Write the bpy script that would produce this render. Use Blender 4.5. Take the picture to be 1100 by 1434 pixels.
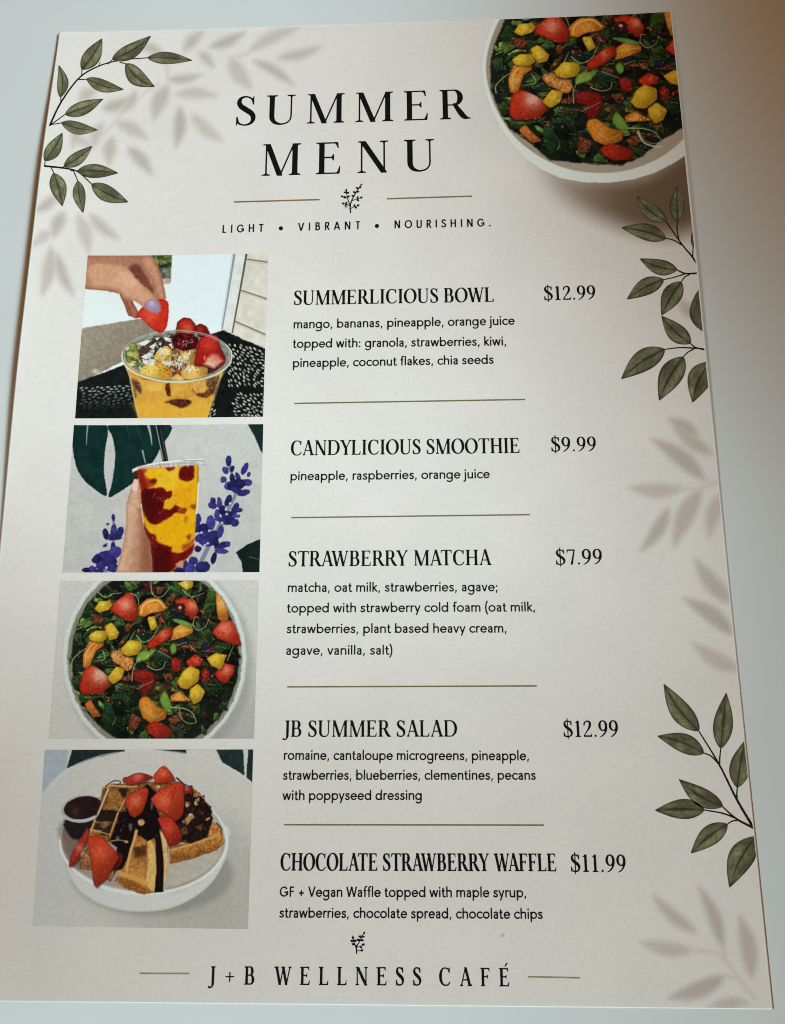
import bpy, math
import numpy as np
from mathutils import Matrix

scene = bpy.context.scene
for o in list(bpy.data.objects):
    bpy.data.objects.remove(o)

# ------------------------------------------------------------------ camera
F_PX = 1150.0                       # focal length in pixels of a 1434 px tall frame
CAM_LOC = np.array([0.019253267, -0.080105603, 0.232202354])
CAM_AX = np.array([[0.999225424, 0.012172998, 0.037421510],
                   [-0.002728083, 0.970092458, -0.242720374],
                   [-0.039256957, 0.242430279, 0.969374257]])
cam_d = bpy.data.cameras.new('camera')
cam = bpy.data.objects.new('camera', cam_d)
scene.collection.objects.link(cam)
M = Matrix.Identity(4)
for i in range(3):
    for j in range(3):
        M[i][j] = CAM_AX[i][j]
    M[i][3] = CAM_LOC[i]
cam.matrix_world = M
cam_d.sensor_fit = 'VERTICAL'
cam_d.sensor_height = 36.0
cam_d.lens = 36.0 * F_PX / 1434.0
cam_d.clip_start = 0.01
cam_d.clip_end = 50
scene.camera = cam

# ------------------------------------------------------------------ light
world = bpy.data.worlds.new('World')
scene.world = world
world.use_nodes = True
bg = world.node_tree.nodes['Background']
bg.inputs['Color'].default_value = (0.192, 0.088, 0.020, 1)
bg.inputs['Strength'].default_value = 1.0


def area(name, loc, target, size, size_y, energy, color, spread=math.pi):
    d = bpy.data.lights.new(name, 'AREA')
    d.shape = 'RECTANGLE'
    d.size, d.size_y = size, size_y
    d.energy = energy
    d.color = color
    d.spread = spread
    o = bpy.data.objects.new(name, d)
    scene.collection.objects.link(o)
    v = np.array(target, float) - np.array(loc, float)
    from mathutils import Vector
    o.location = loc
    o.rotation_euler = Vector(v).to_track_quat('-Z', 'Y').to_euler()
    return o


area('window_light', (0.261, 0.102, 0.395), (-0.178, 0.092, 0), 0.316, 0.316, 0.408, (0.675, 0.912, 1.0), 0.405)
area('room_light', (-0.383, -0.481, 0.30), (0.012, -0.168, 0), 0.245, 0.245, 0.254, (0.640, 0.910, 1.0), 0.481)

scene.view_settings.view_transform = 'Standard'
scene.view_settings.look = 'None'
scene.view_settings.exposure = 0.08
scene.cycles.pixel_filter_type = 'BLACKMAN_HARRIS'
scene.cycles.filter_width = 1.05
scene.view_settings.gamma = 1
scene.view_settings.use_curve_mapping = False

# ------------------------------------------------------------------ helpers
W, H = 0.21, 0.21 * 1.4375
TABLE_Z = -0.00014
INK = 1.10
PHOTO = np.array([1.22, 1.165, 1.12])                           # paper reflectance per unit of the printed tone


def sstep(a, b, x):
    t = np.clip((x - a) / (b - a), 0, 1)
    return t * t * (3 - 2 * t)


def lift(x, y):
    """height of the slightly curled card above its flat plane"""
    x = np.asarray(x, float)
    y = np.asarray(y, float)
    v = (y + H / 2) / H                       # 0 foot, 1 head
    lf = 0.0030 * sstep(0.30, 0.62, v) * (1 - 0.72 * sstep(0.80, 1.02, v)) * np.exp(-(x + W / 2) / 0.022)
    rt = 0.0008 * sstep(0.30, 0.75, v) * np.exp(-(W / 2 - x) / 0.02)
    return lf + rt


def at(px, py):
    """photograph measurement -> (x, y) on the card's face"""
    px = np.asarray(px, float)
    py = np.asarray(py, float)
    dc = np.stack([(px - 550) / F_PX, -(py - 717) / F_PX, -np.ones_like(px)], -1)
    d = dc @ CAM_AX.T
    z = np.zeros_like(px)
    for _ in range(4):
        t = (z - CAM_LOC[2]) / d[..., 2]
        x = CAM_LOC[0] + t * d[..., 0]
        y = CAM_LOC[1] + t * d[..., 1]
        z = lift(x, y)
    return x, y


def seen(x, y):
    """(x, y) on the card -> photograph measurement"""
    p = np.stack([x, y, lift(x, y)], -1) - CAM_LOC
    c = p @ CAM_AX
    return 550 + F_PX * c[..., 0] / -c[..., 2], 717 - F_PX * c[..., 1] / -c[..., 2]


def lin(c):
    c = np.asarray(c, float) / 255.0
    return np.where(c <= 0.04045, c / 12.92, ((c + 0.055) / 1.055) ** 2.4)


rng = np.random.default_rng(7)


def vnoise(x, y, seed=0):
    """value noise"""
    xi, yi = np.floor(x).astype(np.int64), np.floor(y).astype(np.int64)
    fx, fy = x - xi, y - yi
    fx, fy = fx * fx * (3 - 2 * fx), fy * fy * (3 - 2 * fy)

    def h(a, b):
        n = (a * 374761393 + b * 668265263 + seed * 1442695041) & 0xffffffff
        n = ((n ^ (n >> 13)) * 1274126177) & 0xffffffff
        return ((n ^ (n >> 16)) & 0xffff) / 65535.0
    return (h(xi, yi) * (1 - fx) + h(xi + 1, yi) * fx) * (1 - fy) + (h(xi, yi + 1) * (1 - fx) + h(xi + 1, yi + 1) * fx) * fy


def mesh_obj(name, verts, loops, sizes, mat, parent=None, cols=None, smooth=False):
    me = bpy.data.meshes.new(name)
    verts = np.asarray(verts, np.float32)
    loops = np.asarray(loops, np.int32)
    sizes = np.asarray(sizes, np.int32)
    me.vertices.add(len(verts))
    me.vertices.foreach_set('co', verts.ravel())
    me.loops.add(len(loops))
    me.loops.foreach_set('vertex_index', loops)
    me.polygons.add(len(sizes))
    st = np.concatenate([[0], np.cumsum(sizes)[:-1]]).astype(np.int32)
    me.polygons.foreach_set('loop_start', st)
    me.polygons.foreach_set('loop_total', sizes)
    if smooth:
        me.polygons.foreach_set('use_smooth', np.ones(len(sizes), bool))
    me.update(calc_edges=True)
    if cols is not None:
        a = me.color_attributes.new('ink', 'FLOAT_COLOR', 'POINT')
        c4 = np.ones((len(verts), 4), np.float32)
        c4[:, :3] = cols
        a.data.foreach_set('color', c4.ravel())
    me.materials.append(mat)
    o = bpy.data.objects.new(name, me)
    scene.collection.objects.link(o)
    if parent:
        o.parent = parent
    return o


# ------------------------------------------------------------------ materials
def print_material(name, rough=0.5, spec=0.3, mottle=0.05, bump=0.0):
    m = bpy.data.materials.new(name)
    m.use_nodes = True
    nt = m.node_tree
    b = nt.nodes['Principled BSDF']
    at_ = nt.nodes.new('ShaderNodeAttribute')
    at_.attribute_name = 'ink'
    tc = nt.nodes.new('ShaderNodeTexCoord')
    n1 = nt.nodes.new('ShaderNodeTexNoise')
    n1.inputs['Scale'].default_value = 900
    n1.inputs['Detail'].default_value = 3
    n2 = nt.nodes.new('ShaderNodeTexNoise')
    n2.inputs['Scale'].default_value = 140
    n2.inputs['Detail'].default_value = 4
    nt.links.new(tc.outputs['Object'], n1.inputs['Vector'])
    nt.links.new(tc.outputs['Object'], n2.inputs['Vector'])
    mr = nt.nodes.new('ShaderNodeMapRange')
    mr.inputs['From Min'].default_value = 0.3
    mr.inputs['From Max'].default_value = 0.7
    mr.inputs['To Min'].default_value = 1 - mottle
    mr.inputs['To Max'].default_value = 1 + mottle
    nt.links.new(n1.outputs['Fac'], mr.inputs['Value'])
    tint = nt.nodes.new('ShaderNodeMix')
    tint.data_type = 'RGBA'
    tint.inputs['A'].default_value = (1 - mottle * .4, 1, 1 + mottle * .1, 1)
    tint.inputs['B'].default_value = (1 + mottle * .4, 1, 1 - mottle * .1, 1)
    nt.links.new(n2.outputs['Fac'], tint.inputs['Factor'])
    mu = nt.nodes.new('ShaderNodeMix')
    mu.data_type = 'RGBA'
    mu.blend_type = 'MULTIPLY'
    mu.inputs['Factor'].default_value = 1
    nt.links.new(at_.outputs['Color'], mu.inputs['A'])
    nt.links.new(tint.outputs['Result'], mu.inputs['B'])
    mu2 = nt.nodes.new('ShaderNodeVectorMath')
    mu2.operation = 'SCALE'
    nt.links.new(mu.outputs['Result'], mu2.inputs[0])
    nt.links.new(mr.outputs['Result'], mu2.inputs['Scale'])
    nt.links.new(mu2.outputs['Vector'], b.inputs['Base Color'])
    b.inputs['Roughness'].default_value = rough
    b.inputs['Specular IOR Level'].default_value = spec
    if bump:
        bp = nt.nodes.new('ShaderNodeBump')
        bp.inputs['Strength'].default_value = bump
        bp.inputs['Distance'].default_value = 0.0002
        nt.links.new(n1.outputs['Fac'], bp.inputs['Height'])
        nt.links.new(bp.outputs['Normal'], b.inputs['Normal'])
    return m


def solid_ink(name, rgb, rough=0.5):
    m = bpy.data.materials.new(name)
    m.use_nodes = True
    nt = m.node_tree
    b = nt.nodes['Principled BSDF']
    tc = nt.nodes.new('ShaderNodeTexCoord')
    n = nt.nodes.new('ShaderNodeTexNoise')
    n.inputs['Scale'].default_value = 1500
    nt.links.new(tc.outputs['Object'], n.inputs['Vector'])
    r = nt.nodes.new('ShaderNodeValToRGB')
    c = lin(rgb)
    r.color_ramp.elements[0].position = 0.3
    r.color_ramp.elements[1].position = 0.75
    r.color_ramp.elements[0].color = (*(c * 0.8), 1)
    r.color_ramp.elements[1].color = (*(c * 1.5 + 0.004), 1)
    nt.links.new(n.outputs['Fac'], r.inputs['Fac'])
    nt.links.new(r.outputs['Color'], b.inputs['Base Color'])
    b.inputs['Roughness'].default_value = rough
    b.inputs['Specular IOR Level'].default_value = 0.03
    return m


M_PAPER = print_material('printed_card_stock', 0.6, 0.06, 0.03, 0.10)
M_PHOTO = print_material('printed_photo_ink', 0.5, 0.03, 0.025, 0.0)
M_LEAF = print_material('printed_leaf_ink', 0.5, 0.03, 0.08, 0.0)
M_BLACK = solid_ink('black_print', (15, 18, 15))
M_BODY = solid_ink('soft_black_print', (21, 23, 21))
M_GOLD = solid_ink('olive_gold_print', (122, 104, 72))
M_FOOTGOLD = solid_ink('tan_gold_print', (160, 138, 98))

# ------------------------------------------------------------------ table
mt = bpy.data.materials.new('white_table_lacquer')
mt.use_nodes = True
nt = mt.node_tree
b = nt.nodes['Principled BSDF']
tc = nt.nodes.new('ShaderNodeTexCoord')
n = nt.nodes.new('ShaderNodeTexNoise')
n.inputs['Scale'].default_value = 25
n.inputs['Detail'].default_value = 6
nt.links.new(tc.outputs['Object'], n.inputs['Vector'])
r = nt.nodes.new('ShaderNodeValToRGB')
r.color_ramp.elements[0].color = (0.705, 0.712, 0.70, 1)
r.color_ramp.elements[1].color = (0.765, 0.772, 0.76, 1)
nt.links.new(n.outputs['Fac'], r.inputs['Fac'])
nt.links.new(r.outputs['Color'], b.inputs['Base Color'])
b.inputs['Roughness'].default_value = 0.55
b.inputs['Specular IOR Level'].default_value = 0.25
TS = 1.2
tz0, tz1 = TABLE_Z - 0.03, TABLE_Z
tv = [(x, y, z) for z in (tz0, tz1) for x, y in ((-TS, -TS), (TS, -TS), (TS, TS), (-TS, TS))]
tf = [(4, 5, 6, 7), (3, 2, 1, 0), (0, 1, 5, 4), (1, 2, 6, 5), (2, 3, 7, 6), (3, 0, 4, 7)]
table = mesh_obj('table_top', tv, [i for f in tf for i in f], [4] * 6, mt)
table['kind'] = 'structure'
table['label'] = 'smooth white table surface under the menu card'

# ------------------------------------------------------------------ the menu
menu = bpy.data.objects.new('menu_card', None)
scene.collection.objects.link(menu)
menu.location = (0, 0, 0)
menu['label'] = 'cream summer menu card with printed food photos and olive leaf sprigs on white table'
menu['category'] = 'menu'


# ---- 2D signed distances
def catmull(pts, closed=False, n=6):
    p = np.asarray(pts, float)
    N = len(p)
    out = []
    rg = range(N) if closed else range(N - 1)
    for i in rg:
        if closed:
            a, b_, c, d = p[(i - 1) % N], p[i], p[(i + 1) % N], p[(i + 2) % N]
        else:
            a, b_, c, d = p[max(i - 1, 0)], p[i], p[i + 1], p[min(i + 2, N - 1)]
        for k in range(n):
            t = k / n
            out.append(0.5 * ((2 * b_) + (-a + c) * t + (2 * a - 5 * b_ + 4 * c - d) * t * t + (-a + 3 * b_ - 3 * c + d) * t ** 3))
    if not closed:
        out.append(p[-1])
    return np.array(out)


def sd_poly(X, Y, pts):
    p = np.asarray(pts, float)
    d2 = np.full(X.shape, 1e18)
    ins = np.zeros(X.shape, bool)
    N = len(p)
    for i in range(N):
        ax, ay = p[i]
        bx, by = p[(i + 1) % N]
        ex, ey = bx - ax, by - ay
        L = ex * ex + ey * ey
        if L < 1e-18:
            continue
        wx, wy = X - ax, Y - ay
        t = np.clip((wx * ex + wy * ey) / L, 0, 1)
        d2 = np.minimum(d2, (wx - ex * t) ** 2 + (wy - ey * t) ** 2)
        c = (ay > Y) != (by > Y)
        if ey != 0:
            xx = ax + (Y - ay) * ex / ey
            ins ^= c & (X < xx)
    d = np.sqrt(d2)
    return np.where(ins, -d, d)


def sd_stroke(X, Y, pts):
    """pts rows (x, y, half width)"""
    p = np.asarray(pts, float)
    best = np.full(X.shape, 1e9)
    for i in range(len(p) - 1):
        ax, ay, aw = p[i]
        bx, by, bw = p[i + 1]
        ex, ey = bx - ax, by - ay
        L = ex * ex + ey * ey + 1e-18
        wx, wy = X - ax, Y - ay
        t = np.clip((wx * ex + wy * ey) / L, 0, 1)
        d = np.sqrt((wx - ex * t) ** 2 + (wy - ey * t) ** 2) - (aw + (bw - aw) * t)
        best = np.minimum(best, d)
    return best


# ------------------------------------------------------------------ painted (printed) pictures
class Print:
    """colour of a printed picture, worked out per sample point"""

    def __init__(self, X, Y, base):
        self.X, self.Y = X, Y
        self.C = np.empty(X.shape + (3,))
        self.C[:] = base
        self.L = np.zeros(X.shape, int)
        self.names = ['']
        self.aff = None

    def _tp(self, pts):
        p = np.asarray(pts, float)
        if self.aff is None:
            return p
        a, b_, c, d, e, f = self.aff
        q = p.copy()
        q[:, 0] = a * p[:, 0] + b_ * p[:, 1] + c
        q[:, 1] = d * p[:, 0] + e * p[:, 1] + f
        return q

    def _lab(self, name):
        self.names.append(name)
        return len(self.names) - 1

    def _apply(self, sl, alpha, col, label):
        C = self.C[sl]
        C[:] = C * (1 - alpha[..., None]) + col * alpha[..., None]
        if label:
            lid = self._lab(label) if isinstance(label, str) else label
            self.L[sl][alpha > 0.5] = lid

    def _sl(self, p, m):
        x0, y0 = p.min(0) - m
        x1, y1 = p.max(0) + m
        k = (self.X >= x0) & (self.X <= x1) & (self.Y >= y0) & (self.Y <= y1)
        if not k.any():
            return None
        r = np.where(k.any(1))[0]
        c = np.where(k.any(0))[0]
        return (slice(r[0], r[-1] + 1), slice(c[0], c[-1] + 1))

    def shape(self, pts, col, edge=None, ew=14, soft=3, hi=None, noise=0.06, ns=16, label=None, smooth=True, op=1.0, grad=None, wob=1.0):
        wk = wob
        p = self._tp(pts)
        if smooth:
            p = catmull(p, True, 4)
        sl = self._sl(p, soft + 2)
        if sl is None:
            return
        X, Y = self.X[sl], self.Y[sl]
        if ns and noise:
            wob = (vnoise(X / 9 + 3, Y / 9, len(self.names)) - .5) * min(soft * 1.2, 5) * wk
        else:
            wob = 0
        d = sd_poly(X, Y, p) + wob
        al = sstep(soft, -soft, d) * op
        col = np.array(col, float)
        c = np.empty(X.shape + (3,))
        c[:] = col
        if grad is not None:                     # (x0,y0,x1,y1,col2)
            (gx0, gy0), (gx1, gy1) = self._tp([(grad[0], grad[1]), (grad[2], grad[3])])
            t = ((X - gx0) * (gx1 - gx0) + (Y - gy0) * (gy1 - gy0)) / ((gx1 - gx0) ** 2 + (gy1 - gy0) ** 2)
            t = sstep(0, 1, t)[..., None]
            c = c * (1 - t) + np.array(grad[4], float) * t
        if edge is not None:
            t = sstep(0, ew, -d)[..., None]
            ec = np.array(edge, float) * .62 + c * .38
            c = ec * (1 - t) + c * t
        if hi is not None:                       # (x, y, r, col)
            (hx, hy), = self._tp([(hi[0], hi[1])])
            t = np.exp(-((X - hx) ** 2 + (Y - hy) ** 2) / hi[2] ** 2)[..., None] * 0.85
            c = c * (1 - t) + np.array(hi[3], float) * t
        if noise:
            c = c * (1 + noise * 2 * (vnoise(X / ns, Y / ns, 5) + 0.5 * vnoise(X / ns * 2.3, Y / ns * 2.3, 9) - 0.75)[..., None])
        self._apply(sl, al, c, label)

    def fruit(self, pts, col, edge, ew=12, hi=None, label=None, noise=.12, ns=9, rough=3.0, smooth=False, r=None):
        """a cut piece of food: contact shade, ragged cut outline, lit and turned-away sides, wet glints"""
        r = r or np.random.default_rng(int(abs(pts[0][0] * 7 + pts[0][1] * 13)))
        q = np.array(pts, float)
        m = q.mean(0)
        q = m + (q - m) * 1.09
        sz = np.abs(q - m).mean()
        if smooth:
            q = catmull(q, True, 3)
        else:
            q = np.stack([q * .88 + np.roll(q, -1, 0) * .12, q * .12 + np.roll(q, -1, 0) * .88], 1).reshape(-1, 2) + r.normal(size=(2 * len(q), 2)) * rough * .3
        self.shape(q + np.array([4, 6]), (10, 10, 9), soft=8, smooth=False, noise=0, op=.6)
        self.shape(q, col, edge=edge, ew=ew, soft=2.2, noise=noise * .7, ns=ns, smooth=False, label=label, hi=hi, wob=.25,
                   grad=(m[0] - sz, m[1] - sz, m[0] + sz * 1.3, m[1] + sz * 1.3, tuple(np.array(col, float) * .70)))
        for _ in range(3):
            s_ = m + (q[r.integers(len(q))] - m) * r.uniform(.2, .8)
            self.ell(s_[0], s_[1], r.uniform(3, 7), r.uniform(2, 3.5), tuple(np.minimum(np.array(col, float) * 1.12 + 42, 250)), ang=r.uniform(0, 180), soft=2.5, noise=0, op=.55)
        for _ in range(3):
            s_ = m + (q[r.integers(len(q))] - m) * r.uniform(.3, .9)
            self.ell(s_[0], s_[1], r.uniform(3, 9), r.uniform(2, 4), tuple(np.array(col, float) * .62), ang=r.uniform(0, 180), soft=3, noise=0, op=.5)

    def ell(self, cx, cy, rx, ry, col, ang=0, **kw):
        t = np.linspace(0, 2 * np.pi, 28, endpoint=False)
        ca, sa = math.cos(math.radians(ang)), math.sin(math.radians(ang))
        x, y = rx * np.cos(t), ry * np.sin(t)
        kw.setdefault('smooth', False)
        self.shape(np.stack([cx + x * ca - y * sa, cy + x * sa + y * ca], 1), col, **kw)

    def line(self, pts, w, col, w2=None, soft=2, op=1.0, label=None, smooth=True):
        p = self._tp(pts)
        if smooth and len(p) > 2:
            p = catmull(p, False, 5)
        ws = np.linspace(w, w if w2 is None else w2, len(p)) / 2
        sl = self._sl(p, w + soft + 2)
        if sl is None:
            return
        X, Y = self.X[sl], self.Y[sl]
        d = sd_stroke(X, Y, np.column_stack([p, ws]))
        al = sstep(soft, -soft, d) * op
        c = np.empty(X.shape + (3,))
        c[:] = col
        self._apply(sl, al, c, label)

    def grain(self, amp, s=6, seed=2):
        n_ = vnoise(self.X / s, self.Y / s, seed) - .5
        self.C *= (1 + amp * n_)[..., None]


def photo_grid(corners, crop, nx, ny):
    """sample points of a rectangular print; crop = (x0, y0, scale) of the measuring sheet"""
    x0, y0, s = crop
    P = [np.array(at(x0 + a * s, y0 + b_ * s)) for a, b_ in corners]      # TL TR BR BL
    u, v = np.meshgrid(np.linspace(0, 1, nx), np.linspace(0, 1, ny))
    xy = [(P[0][k] * (1 - u) + P[1][k] * u) * (1 - v) + (P[3][k] * (1 - u) + P[2][k] * u) * v for k in (0, 1)]
    px, py = seen(xy[0], xy[1])
    return xy[0], xy[1], (px - x0) / s, (py - y0) / s


def emit_print(name, label, cx, cy, pr, dz, keep=None, gain=PHOTO):
    """one mesh for the print's ground and one per pictured thing, sharing borders exactly"""
    ny, nx = cx.shape
    zz = lift(cx, cy) + dz
    V = np.stack([cx, cy, zz], -1).reshape(-1, 3)
    Cc = np.clip(lin(np.clip(pr.C, 0, 255)) * gain, 0.004, 0.88).reshape(-1, 3)
    idx = np.arange(nx * ny).reshape(ny, nx)
    q = np.stack([idx[1:, :-1], idx[1:, 1:], idx[:-1, 1:], idx[:-1, :-1]], -1).reshape(-1, 4)
    L = pr.L[:-1, :-1].reshape(-1)
    ok = np.ones(len(q), bool) if keep is None else keep[:-1, :-1].reshape(-1)
    root = None
    uniq, cnt = np.unique(L[ok], return_counts=True)
    for lid, c in zip(uniq, cnt):
        if lid and c < 30:
            L[L == lid] = 0
    for lid in [0] + [l for l in np.unique(L[ok]) if l]:
        qq = q[ok & (L == lid)]
        if not len(qq):
            continue
        used, inv = np.unique(qq.ravel(), return_inverse=True)
        o = mesh_obj(name if lid == 0 else pr.names[lid], V[used], inv, np.full(len(qq), 4), M_PHOTO,
                     menu if lid == 0 else root, Cc[used])
        if lid == 0:
            root = o
            o['label'] = label
    return root


# ---- ground sheet with faint printed leaf shapes
def leaf_outline(b0, t0, w, bend=0.06, n=10):
    b0, t0 = np.array(b0, float), np.array(t0, float)
    d = t0 - b0
    nrm = np.array([-d[1], d[0]])
    nn = nrm / np.linalg.norm(d)
    t = np.linspace(0, 1, n)
    ctr = b0 + np.outer(t, d) + np.outer(np.sin(np.pi * t), nrm) * bend
    hw = 0.5 * w * np.sin(np.pi * t ** 0.85) ** 0.85
    return np.vstack([ctr + hw[:, None] * nn, (ctr - hw[:, None] * nn)[::-1][1:-1]])


FAINT = {
    (200, 30, .2545): [(225, 165, 335, 55, 60), (375, 140, 560, 60, 55), (585, 165, 860, 35, 68), (745, 200, 980, 140, 52),
                       (610, 215, 830, 350, 50), (480, 200, 600, 370, 88), (310, 170, 390, 250, 50), (140, 320, 320, 295, 45),
                       (180, 400, 410, 410, 62), (140, 350, 60, 540, 85), (205, 470, 185, 690, 68), (270, 510, 440, 660, 70),
                       (0, 140, 110, 170, 55)],
    (0, 0, .3): [(370, 465, 450, 420, 55), (480, 510, 610, 455, 55), (540, 570, 690, 650, 60), (525, 640, 510, 770, 60),
                 (600, 690, 710, 815, 58), (480, 570, 430, 700, 55), (640, 425, 560, 530, 50), (300, 990, 250, 1110, 60),
                 (365, 1000, 415, 1180, 64), (420, 1000, 555, 1115, 52), (270, 910, 160, 990, 48), (250, 1080, 150, 1150, 50),
                 (240, 1150, 195, 1380, 66), (262, 1180, 345, 1380, 52), (330, 640, 440, 690, 45), (380, 590, 340, 690, 45)],
    (820, 580, .2789): [(640, 205, 430, 35, 68), (600, 330, 335, 125, 80), (490, 375, 215, 365, 74), (580, 380, 445, 665, 92),
                        (420, 470, 280, 690, 66), (690, 390, 620, 620, 78), (740, 950, 550, 725, 82), (750, 1110, 495, 925, 78),
                        (775, 1285, 540, 1150, 80)],
    (860, 1210, .2182): [(530, 440, 250, 195, 80), (700, 530, 545, 145, 82), (510, 555, 170, 500, 95), (885, 730, 805, 330, 105),
                         (715, 720, 350, 860, 112), (860, 890, 600, 930, 76)],
    (820, 240, .2649): [(590, 770, 495, 680, 66), (600, 1400, 440, 1310, 60)],
}
FSTEM = {
    (820, 580, .2789): [[(600, 330), (680, 345)], [(490, 375), (570, 375), (670, 340)]],
    (860, 1210, .2182): [[(510, 555), (680, 580), (760, 680), (900, 860)], [(700, 530), (720, 640)], [(710, 715), (790, 740)]],
    (200, 30, .2545): [[(140, 330), (130, 240), (60, 200)], [(480, 200), (580, 180)]],
    (0, 0, .3): [[(430, 690), (520, 590), (620, 480), (740, 390)]],
}

m_ = 0.0005
gx = np.concatenate([[-W / 2, -W / 2 + m_], np.linspace(-W / 2 + m_ + 5e-5, W / 2 - m_ - 5e-5, 320), [W / 2 - m_, W / 2]])
gy = np.concatenate([[H / 2, H / 2 - m_ * .4], np.linspace(H / 2 - m_ * .4 - 5e-5, -H / 2 + m_ * .4 + 5e-5, 450), [-H / 2 + m_ * .4, -H / 2]])
GX, GY = np.meshgrid(gx, gy)
PX, PY = seen(GX, GY)
PAPER = np.array([227, 216, 208], float)
paper = Print(PX, PY, PAPER)
fade = np.zeros(PX.shape)
for (x0, y0, s), ls in FAINT.items():
    for k, (bx, by, tx, ty, w) in enumerate(ls):
        p = leaf_outline((x0 + bx * s, y0 + by * s), (x0 + tx * s, y0 + ty * s), w * s * 1.0, 0.05 if k % 2 else -0.05)
        sl = paper._sl(p, 14)
        if sl is None:
            continue
        d = sd_poly(PX[sl], PY[sl], p)
        soft = 7.0
        fade[sl] = np.maximum(fade[sl], sstep(soft, -soft, d) * (0.85 + 0.15 * math.sin(k * 2.1)))
for (x0, y0, s), ls in FSTEM.items():
    for pts in ls:
        p = np.array([(x0 + a * s, y0 + b_ * s) for a, b_ in pts])
        p = catmull(p, False, 4)
        sl = paper._sl(p, 12)
        d = sd_stroke(PX[sl], PY[sl], np.column_stack([p, np.full(len(p), 1.2)]))
        fade[sl] = np.maximum(fade[sl], sstep(5, -4, d) * 0.5)
paper.C = paper.C * (1 - fade[..., None] * np.array([0.155, 0.19, 0.205]))
# soft printed shade under the cut-out bowl
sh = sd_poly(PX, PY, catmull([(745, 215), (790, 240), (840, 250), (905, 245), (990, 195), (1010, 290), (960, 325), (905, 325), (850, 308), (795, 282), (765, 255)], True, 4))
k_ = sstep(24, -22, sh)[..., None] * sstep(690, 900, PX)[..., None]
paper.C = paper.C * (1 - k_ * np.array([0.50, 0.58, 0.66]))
paper.C *= (1 + 0.012 * (vnoise(PX / 7, PY / 7, 3) - .5) + 0.02 * (vnoise(PX / 60, PY / 60, 4) - .5))[..., None]
# specks
for sx, sy, r_ in ((922, 545, 1.6), (705, 1311, 1.4), (494.5, 1104.5, 1.5), (486, 290, .9), (896, 1172, 1.0), (1046, 255, 1), (706, 1313, 1.3)):
    k_ = sstep(r_ + 1, r_ - 1, np.hypot(PX - sx, (PY - sy) * 1.4))[..., None]
    paper.C = paper.C * (1 - .6 * k_)
edge = np.zeros(PX.shape, bool)
edge[:2] = edge[-2:] = True
edge[:, :2] = edge[:, -2:] = True
paper.C[edge] = (244, 246, 246)
ny, nx = GX.shape
top = np.stack([GX, GY, lift(GX, GY)], -1).reshape(-1, 3)
TH = 0.00012
idx = np.arange(nx * ny).reshape(ny, nx)
q = np.stack([idx[1:, :-1], idx[1:, 1:], idx[:-1, 1:], idx[:-1, :-1]], -1).reshape(-1, 4)
ring = np.concatenate([idx[0, :-1], idx[:-1, -1], idx[-1, :0:-1], idx[:0:-1, 0]])
base = top.copy()
base[:, 2] -= TH
N0 = len(top)
nr = np.roll(ring, -1)
side = np.stack([ring, nr, nr + N0, ring + N0], -1)
qb = q[:, ::-1] + N0
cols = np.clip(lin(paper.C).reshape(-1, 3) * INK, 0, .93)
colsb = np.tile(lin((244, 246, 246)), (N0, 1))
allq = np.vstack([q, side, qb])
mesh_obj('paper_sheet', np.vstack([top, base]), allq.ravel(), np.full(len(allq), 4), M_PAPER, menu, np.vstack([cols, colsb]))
# ------------------------------------------------------------------ salad, drawn once, printed twice
RED, REDD = (192, 50, 28), (120, 22, 14)
ORG, ORGD = (214, 128, 42), (158, 78, 20)
YEL, YELD = (214, 168, 40), (160, 112, 24)


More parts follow.
